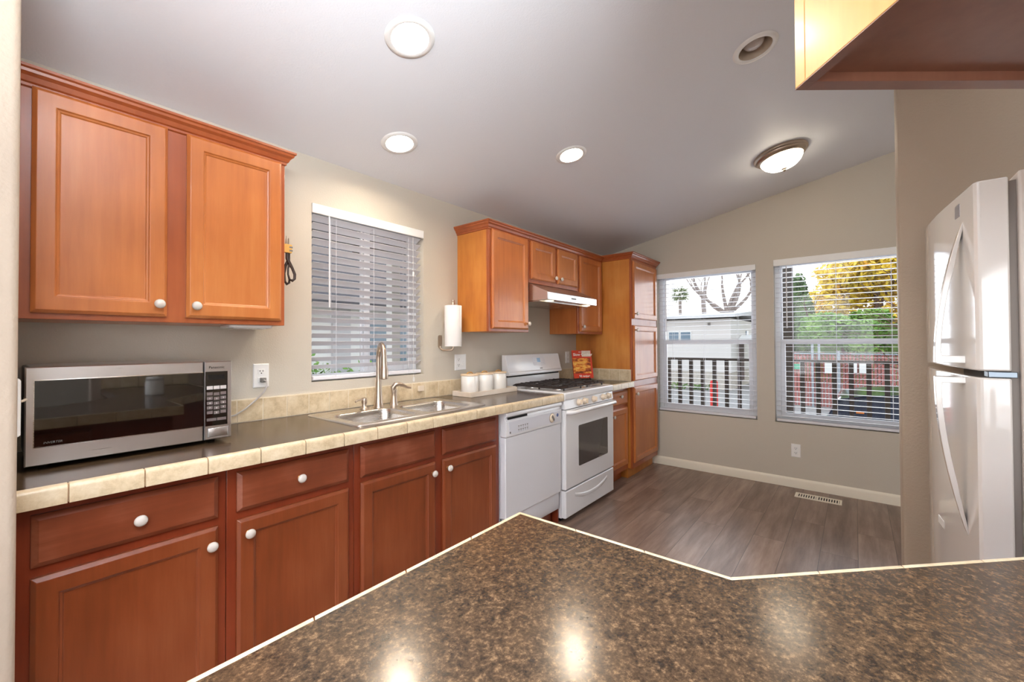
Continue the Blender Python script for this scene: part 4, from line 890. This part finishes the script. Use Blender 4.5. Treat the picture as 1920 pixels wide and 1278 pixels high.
#OUTSIDE
# ------------------------------------------------------------------ outside
GZ = -0.80
MT['asphalt'] = plain('grey_asphalt', (150, 147, 144), 0.9, var=0.08)
MT['concrete'] = plain('pale_concrete', (206, 198, 182), 0.9, var=0.05)
MT['siding'] = plain('white_siding', (226, 222, 218), 0.7)
MT['siding_shade'] = plain('grey_siding', (204, 202, 206), 0.7)
MT['roofing'] = plain('white_roofing', (214, 216, 220), 0.7)
MT['skirt'] = plain('cream_skirting', (206, 198, 188), 0.8, var=0.05)
MT['darkwood'] = plain('dark_brown_deck_paint', (66, 56, 50), 0.6, var=0.12)
MT['deck'] = plain('deck_boards', (110, 98, 88), 0.8, var=0.1)
MT['bark'] = plain('grey_bark', (150, 138, 132), 0.9, var=0.15)
MT['barkd'] = plain('brown_twigs', (96, 74, 62), 0.9, var=0.15)
MT['pane'] = plain('house_window_glass', (120, 140, 156), 0.1)
MT['soil'] = plain('soil_and_weeds', (120, 112, 84), 0.95, var=0.2)
def leafmat(name, stops, sc=1.6):
    m, nt, b = new_mat(name); link(nt, ramp(nt, noise(nt, coords(nt), sc, 4, 0.7), stops), b.inputs['Base Color']); b.inputs['Roughness'].default_value = 0.7
    return m
MT['leafg'] = leafmat('green_leaves', [(0.3, (74, 112, 46)), (0.5, (118, 160, 68)), (0.7, (160, 194, 96))])
MT['leafy'] = leafmat('yellow_autumn_leaves', [(0.3, (190, 170, 60)), (0.48, (234, 204, 66)), (0.58, (246, 218, 96)), (0.7, (240, 170, 72))])
MT['leafd'] = leafmat('dark_green_leaves', [(0.3, (62, 88, 48)), (0.5, (92, 122, 62)), (0.7, (130, 156, 86))])
MT['leafp'] = leafmat('palm_fronds', [(0.3, (104, 118, 84)), (0.7, (150, 160, 116))])
struct('floor_ground', MB().box(4.6, 70, -40, 40, GZ-0.2, GZ), 'asphalt', org=(0, 0, GZ))
struct('floor_side_yard', MB().box(-6, 4.599, WY+0.13, 40, GZ-0.2, GZ), 'concrete', org=(0, 0, GZ))
struct('floor_sidewalk', MB().box(9.2, 13.6, -20, 25, GZ, GZ+0.05), 'concrete', org=(0, 0, GZ))
struct('floor_deck', MB().box(FX+0.13, 6.30, -4, 3.2, -0.14, -0.02), 'deck', org=(0, 0, 0))
# deck railing
rl = thing('deck_railing', 'dark brown wooden deck railing outside the dining windows', 'railing', (6.2, 0.5, -0.02))
def rail(ya, yb):
    m = MB(); m.box(6.155, 6.245, ya, yb, 1.035, 1.065); m.build('top_rail', 'darkwood', rl, 0.003)
    MB().box(6.18, 6.22, ya, yb, 0.10, 0.15).build('bottom_rail', 'darkwood', rl)
rail(0.735, 3.1); rail(-3.5, 0.585)
for k in range(14): MB().box(6.18, 6.22, 1.163+0.1525*(k-2), 1.163+0.1525*(k-2)+0.044, 0.15, 1.034).build('baluster', 'darkwood', rl)
for k in range(14): MB().box(6.18, 6.22, 0.475-0.1535*k, 0.475-0.1535*k+0.044, 0.15, 1.034).build('baluster', 'darkwood', rl)
tag(MB().box(6.13, 6.27, 0.588, 0.732, -0.019, 2.60).build('porch_post', 'darkwood', None, 0.004), 'thick dark porch post behind the left edge of the right dining window', 'post')
tag(MB().box(6.10, 6.30, -3.8, 3.2, 2.601, 2.78).build('porch_beam', 'darkwood'), 'dark beam across the top of the porch post', 'beam')
# white mobile home
mh = thing('mobile_home', 'long white mobile home with a flat roof across the street', 'building', (22.5, 9, GZ))
m = MB(); m.box(20, 26.5, 4.14, 17, -0.05, 2.30); m.build('walls', 'siding', mh)
MB().box(20.02, 26.4, 4.16, 17, GZ, -0.051).build('skirting', 'skirt', mh)
m = MB(); m.prism([(19.6, 2.34), (23.2, 2.62), (26.9, 2.34), (26.9, 2.46), (23.2, 2.76), (19.6, 2.46)], 3.9, 17.2, 'y'); m.build('roof', 'roofing', mh)
for ya, yb in ((6.32, 6.75), (5.80, 6.22)): 
    f = MB().box(19.96, 19.999, ya-0.04, yb+0.04, 1.28, 1.78).build('window', 'white', mh); MB().box(19.95, 19.96, ya, yb, 1.32, 1.74).build('pane', 'pane', f)
MB().box(23.2, 23.7, 4.10, 4.139, 1.32, 1.82).build('window', 'pane', mh)
MB().box(21.6, 22.5, 4.09, 4.139, -0.5, 1.25).build('doorway', plain('dark_screen_door', (110, 92, 88), 0.7), mh)
m = MB(); m.prism([(21.1, 1.30), (22.0, 1.52), (22.9, 1.30), (22.9, 1.36), (22.0, 1.60), (21.1, 1.36)], 3.3, 4.1, 'y'); m.build('door_canopy', 'white', mh)
MB().box(19.93, 19.999, 4.95, 5.05, 2.02, 2.14).build('porch_lamp', 'grey', mh)
m = MB(); random.seed(3)
def leaves(m, c, rad, n, size, shell=0.5):
    for _ in range(n):
        while True:
            p = Vector((random.uniform(-1, 1), random.uniform(-1, 1), random.uniform(-1, 1)))
            if shell < p.length < 1: break
        p = Vector((c[0]+p.x*rad[0], c[1]+p.y*rad[1], c[2]+p.z*rad[2])); s = size*random.uniform(0.6, 1.3)
        a = Vector((random.gauss(0, 1), random.gauss(0, 1), random.gauss(0, 1))).normalized(); b = a.orthogonal().normalized()
        m.add([p-a*s, p+b*s*0.5, p+a*s, p-b*s*0.5], [(0, 1, 2, 3)])
for _ in range(40):
    y = random.uniform(5, 12); leaves(m, (19.5, y, GZ+0.1), (0.25, 0.3, 0.15), 14, 0.09, 0)
ws = m.build('weeds', 'leafd', recalc=False); ws['kind'] = 'stuff'; ws['label'] = 'low green weeds along the foot of the white mobile home'; ws['category'] = 'weeds'
tag(MB().lathe([(0, 0), (0.11, 0), (0.11, 0.84), (0.09, 0.90), (0, 0.92)], (13.9, 3.36, GZ), n=20).build('bollard', plain('red_paint', (214, 40, 34), 0.5)), 'bright red bollard standing in the street', 'bollard')
# branch trees
def branches(m, p, d, r, L, depth, spread=0.55, kids=2, bend=0.18, up=0.1):
    pts = [p]; rs = [r]; q = p.copy(); dd = d.copy()
    for i in range(4):
        dd = (dd+Vector((random.gauss(0, bend), random.gauss(0, bend), random.gauss(0, bend)+up))).normalized(); q = q+dd*L/4; pts.append(q.copy()); rs.append(r*(1-0.11*(i+1)))
    m.tube(pts, rs, 6 if depth > 1 else 4)
    if depth > 0:
        for k in range(kids):
            nd = (dd+Vector((random.gauss(0, spread), random.gauss(0, spread), random.gauss(0, spread*0.7)))).normalized()
            branches(m, pts[-1 if k < 2 else 2], nd, rs[-1]*0.78, L*random.uniform(0.65, 0.9), depth-1, spread, kids, bend, up)
random.seed(12)
m = MB(); base_p = Vector((30.5, 6.55, GZ))
m.tube([base_p, (30.5, 6.6, 1.2), (30.5, 6.5, 3.2)], [0.42, 0.36, 0.28], 12)
for dx in ((0, 0.9, 0.75), (0, 0.45, 1.0), (0, -0.1, 1.2), (0, -0.75, 0.9), (0, -0.55, 1.2), (0.3, 1.2, 0.45), (0.2, -1.1, 0.6)):
    branches(m, Vector((30.5, 6.5, 3.1)), Vector(dx).normalized(), 0.13, 2.0, 4, 0.38, 2, 0.14, 0.12)
tag(m.build('bare_tree', 'bark', recalc=False), 'large leafless tree with spreading grey limbs behind the mobile home', 'tree')
m = MB(); m.tube([(38, 9.92, GZ), (38, 9.88, 3.4), (38, 9.97, 5.1)], [0.22, 0.2, 0.17], 10)
for dx in ((0, 0.5, 1), (0, -0.3, 1.0), (0, 0.9, 0.8)): branches(m, Vector((38, 9.97, 5.0)), Vector(dx).normalized(), 0.11, 1.6, 3, 0.3, 2, 0.1, 0.2)
tag(m.build('bare_tree', 'bark', recalc=False), 'slimmer leafless tree with a straight trunk left of the spreading one', 'tree')
pm = thing('palm_tree', 'tall fan palm seen far off in the left dining window', 'tree', (45, 14.07, GZ))
MB().tube([(45, 14.07, GZ), (45, 14.05, 3), (45, 14.07, 6.2)], [0.22, 0.16, 0.15], 10).build('trunk', 'bark', pm)
m = MB(); random.seed(5)
for k in range(46):
    a = random.uniform(0, 2*PI); e = random.uniform(-0.9, 1.3); d = Vector((math.cos(a)*math.cos(e), math.sin(a)*math.cos(e), math.sin(e))); c = Vector((45, 14.07, 6.3)); s = d.orthogonal().normalized(); w = d.cross(s)
    for j in range(5):
        sp = (s*math.cos(j*1.3)+w*math.sin(j*1.3))*0.22; t = c+d*random.uniform(0.9, 1.25)+sp*1.6+Vector((0, 0, -0.12))
        b = c+d*0.45; q = d.cross(sp).normalized()*0.05; m.add([b-q, b+q, t], [(0, 1, 2)])
m.build('fronds', 'leafp', pm, recalc=False)
# right window view: green and yellow trees, slatted fence, signs, car
def tree(name, label, c, rad, n, size, mat, trunk, seed, blobs=9):
    random.seed(seed); r = thing(name, label, 'tree', (c[0], c[1], GZ)); m = MB()
    for _ in range(blobs):
        o = Vector((random.uniform(-0.6, 0.6)*rad[0], random.uniform(-0.62, 0.62)*rad[1], random.uniform(-0.6, 0.6)*rad[2]))
        leaves(m, (c[0]+o.x, c[1]+o.y, c[2]+o.z), (rad[0]*0.42, rad[1]*0.42, rad[2]*0.42), n//blobs, size, 0.35)
    m.build('foliage', mat, r, recalc=False)
    m = MB(); m.tube([(c[0], c[1], GZ), (c[0], c[1]+0.1, c[2]-rad[2]*0.5), (c[0], c[1], c[2])], [trunk, trunk*0.8, trunk*0.5], 8)
    for k in range(8): branches(m, Vector((c[0], c[1], c[2]-rad[2]*0.4)), Vector((random.gauss(0, 1), random.gauss(0, 1), 0.8)).normalized(), trunk*0.4, rad[2]*0.45, 2, 0.5, 2, 0.15, 0.1)
    m.build('trunk', 'barkd', r, recalc=False)
tree('autumn_tree', 'large tree with bright yellow and orange leaves behind the fence', (24, -0.9, 4.1), (1.8, 2.7, 2.1), 9000, 0.15, 'leafy', 0.2, 21, 13)
tree('green_tree', 'leafy green tree left of the yellow one behind the fence', (21.8, 1.95, 2.3), (0.9, 0.7, 2.0), 4200, 0.12, 'leafd', 0.15, 22)
tree('green_tree', 'broad bright green bush below the yellow leaves', (19, 0.2, 1.55), (0.9, 1.5, 0.9), 5200, 0.10, 'leafg', 0.12, 23)
tree('green_tree', 'olive green tree low at the right edge of the right window', (19.2, -2.3, 1.7), (0.9, 0.9, 1.2), 4200, 0.11, 'leafd', 0.12, 24)
random.seed(31); m = MB()
for k in range(16):
    branches(m, Vector((13.2, -1.5+random.uniform(-0.3, 0.3), 0.5+random.uniform(-0.3, 1.4))), Vector((random.gauss(0, 0.3), random.uniform(0.35, 1.1), random.uniform(-0.1, 0.9))).normalized(), 0.016, random.uniform(0.9, 1.3), 2, 0.3, 2, 0.1, 0.02)
m.tube([(13.2, -1.5, GZ), (13.2, -1.5, 2.4)], [0.07, 0.04], 8)
tag(m.build('bare_shrub', 'barkd', recalc=False), 'bare twiggy shrub in front of the yellow tree', 'shrub')
tag(MB().box(27, 27.3, -7, 2.2, GZ, 2.7).build('hedge_wall', 'leafd'), 'dark green hedge behind the street trees', 'hedge')
fc = thing('slat_fence', 'pinkish red slatted chain-link fence behind the parked car', 'fence', (16.4, -1, GZ))
m = MB(); y = 1.62
MT['fslat'] = plain('faded_red_slat', (176, 112, 106), 0.8, var=0.1); MT['galv'] = plain('galvanised_pipe', (168, 176, 184), 0.45, metal=0.4)
while y > -6: m.box(16.39, 16.41, y-0.062, y, GZ+0.04, 0.92+0.02*math.sin(y*9)); y -= 0.082
m.build('slats', 'fslat', fc)
m = MB()
for k in range(60):
    for s in (1, -1):
        a = 1.6-k*0.26+(0 if s > 0 else -1.7); m.tube([(16.37, a, GZ), (16.37, a-1.72*s, 0.9)], 0.004, 3)
m.build('wire_mesh', 'galv', fc)
m = MB(); m.tube([(16.36, 1.62, 0.90), (16.36, -6, 0.90)], 0.022, 6); m.build('top_rail', 'galv', fc)
for y, h in ((1.05, 1.2), (0.88, 1.2), (0.40, 1.0), (-1.2, 0.98), (-3.0, 0.98)): MB().tube([(16.33, y, GZ), (16.33, y, h)], 0.035 if y > 0.5 else 0.05, 8).build('post', 'galv', fc)
for nm, y0_, y1_, z0_, z1_, mt, lb in (('green_sign', 1.38, 1.54, 0.40, 0.57, plain('green_sign_face', (86, 176, 142), 0.5), 'small green sign at the left end of the red fence'),
        ('white_sign', 0.56, 0.74, 0.30, 0.62, 'white', 'white sign on the red fence left of the gate post'), ('white_sign', -0.04, 0.16, 0.34, 0.66, 'white', 'white sign on the red fence right of the gate post'), ('white_sign', -0.32, -0.09, 0.34, 0.62, 'white', 'rightmost white sign on the red fence above the car')):
    tag(MB().box(16.28, 16.295, y0_, y1_, z0_, z1_).build(nm, mt), lb, 'sign')
# parked car
car = thing('car', 'dark blue parked car beyond the deck railing', 'car', (9.6, -1.9, GZ))
MT['carpaint'] = plain('dark_blue_paint', (42, 52, 74), 0.15, coat=1.0); MT['rubber'] = plain('tyre_rubber', (24, 24, 26), 0.8); MT['carglass'] = plain('car_window_tint', (60, 72, 88), 0.05)
sil = [(0.36, -0.45), (0.40, -0.20), (0.36, 0.08), (0.22, 0.20), (-0.10, 0.27), (-0.75, 0.33), (-1.35, 0.78), (-1.75, 0.86), (-3.1, 0.84), (-3.75, 0.40), (-4.05, 0.34), (-4.12, -0.40), (-3.7, -0.56), (-0.1, -0.58)]
m = MB(); n = len(sil)
for x, ins in ((8.74, 0.10), (8.66, 0.0), (10.44, 0.0), (10.36, 0.10)):
    for (a, b) in [(p, q+0.15 if q > 0.15 else q) for p, q in sil]: m.v.append((x+(0.16*(1 if x < 9.5 else -1) if b > 0.5 else 0), a*(1-ins*0.08), b-ins*0.25))
for i in range(3):
    for j in range(n): m.f.append((i*n+j, i*n+(j+1) % n, (i+1)*n+(j+1) % n, (i+1)*n+j))
m.f += [tuple(range(n)), tuple(3*n+j for j in range(n-1, -1, -1))]
m.build('body', 'carpaint', car, 0.03, sharp=30)
MB().add([(8.80, -0.80, 0.52), (10.30, -0.80, 0.52), (10.18, -1.33, 0.945), (8.92, -1.33, 0.945)], [(0, 1, 2, 3)]).build('windshield', 'carglass', car)
m = MB(); m.prism([(-0.95, 0.50), (-1.42, 0.88), (-3.05, 0.90), (-3.6, 0.50)], 8.70, 8.735, 'x'); m.build('side_glass', 'carglass', car)
for xw in (8.70, 10.25):
    for yw in (-0.55, -3.3):
        w = MB().lathe([(0.0, 0), (0.30, 0), (0.335, 0.03), (0.335, 0.17), (0.30, 0.2), (0, 0.2)], (xw-0.05, yw, GZ+0.337), (1, 0, 0), 32).build('wheel', 'rubber', car, sharp=40)
        MB().lathe([(0.0, 0.0), (0.05, 0.01), (0.18, 0.005), (0.205, -0.01), (0.21, 0.0)], (xw-0.052, yw, GZ+0.337), (1, 0, 0), 24).build('hub', 'galv', w)
MB().box(8.655, 8.68, -0.10, 0.0, 0.14, 0.175).build('marker_light', plain('amber_lens', (230, 130, 50), 0.3), car)
MB().box(8.72, 9.1, 0.30, 0.385, -0.12, 0.04).build('headlight', 'pane', car)
# outside the sink window: neighbouring house, carport roof, hedge, posts
nh = thing('neighbour_house', 'white neighbouring house seen through the sink window blind', 'building', (2.2, 6.5, GZ))
MB().box(-3, 12, 6.4, 12, GZ, 1.95).build('walls', plain('bright_white_siding', (244, 243, 242), 0.7), nh)
MB().prism([(6.0, 1.86), (9.2, 4.6), (12.4, 1.86), (12.4, 1.96), (9.2, 4.75), (6.0, 1.96)], -3.3, 12.3, 'x').build('roof', plain('dark_shingles', (84, 82, 86), 0.9), nh)
for a, b, c, d in ((1.9, 2.9, 0.55, 1.7), (4.0, 5.0, 0.4, 1.7), (5.4, 6.2, 0.4, 1.7)):
    f = MB().box(a-0.06, b+0.06, 6.35, 6.399, c-0.06, d+0.06).build('window', 'vinyl', nh); MB().box(a, b, 6.335, 6.3495, c, d).build('pane', 'pane', f)
for a in (3.35,): MB().box(a, a+0.3, 6.34, 6.399, GZ, 1.84).build('corner_trim', 'siding_shade', nh)
cpz = thing('carport_roof', 'dark carport roof outside above the sink window', 'roof', (2, 4, 2.3))
MB().box(-3, 4.4, WY+0.13, 3.5, 2.16, 2.28).build('roof_deck', plain('dark_carport_ceiling', (92, 94, 100), 0.8), cpz)
for k in range(8): MB().box(-2.5+k*0.9, -2.42+k*0.9, WY+0.14, 3.45, 2.06, 2.159).build('rafter', 'darkwood', cpz)
for x, y in ((2.35, 3.36), (3.2, 3.36)): tag(MB().box(x, x+0.09, y, y+0.09, GZ, 2.055).build('carport_post', 'white'), {2.35: 'white carport post in the middle of the sink window view' , 3.2: 'right white carport post behind the sink window blind'}[x], 'post')
random.seed(41); m = MB()
for k in range(30): leaves(m, (2.4+k*0.12, 5.5+random.uniform(-0.1, 0.2), 0.55+random.uniform(-0.15, 0.12)), (0.3, 0.3, 0.5), 130, 0.05, 0.3)
tag(m.build('hedge', 'leafg', recalc=False), 'clipped green hedge low behind the sink window blind', 'hedge')
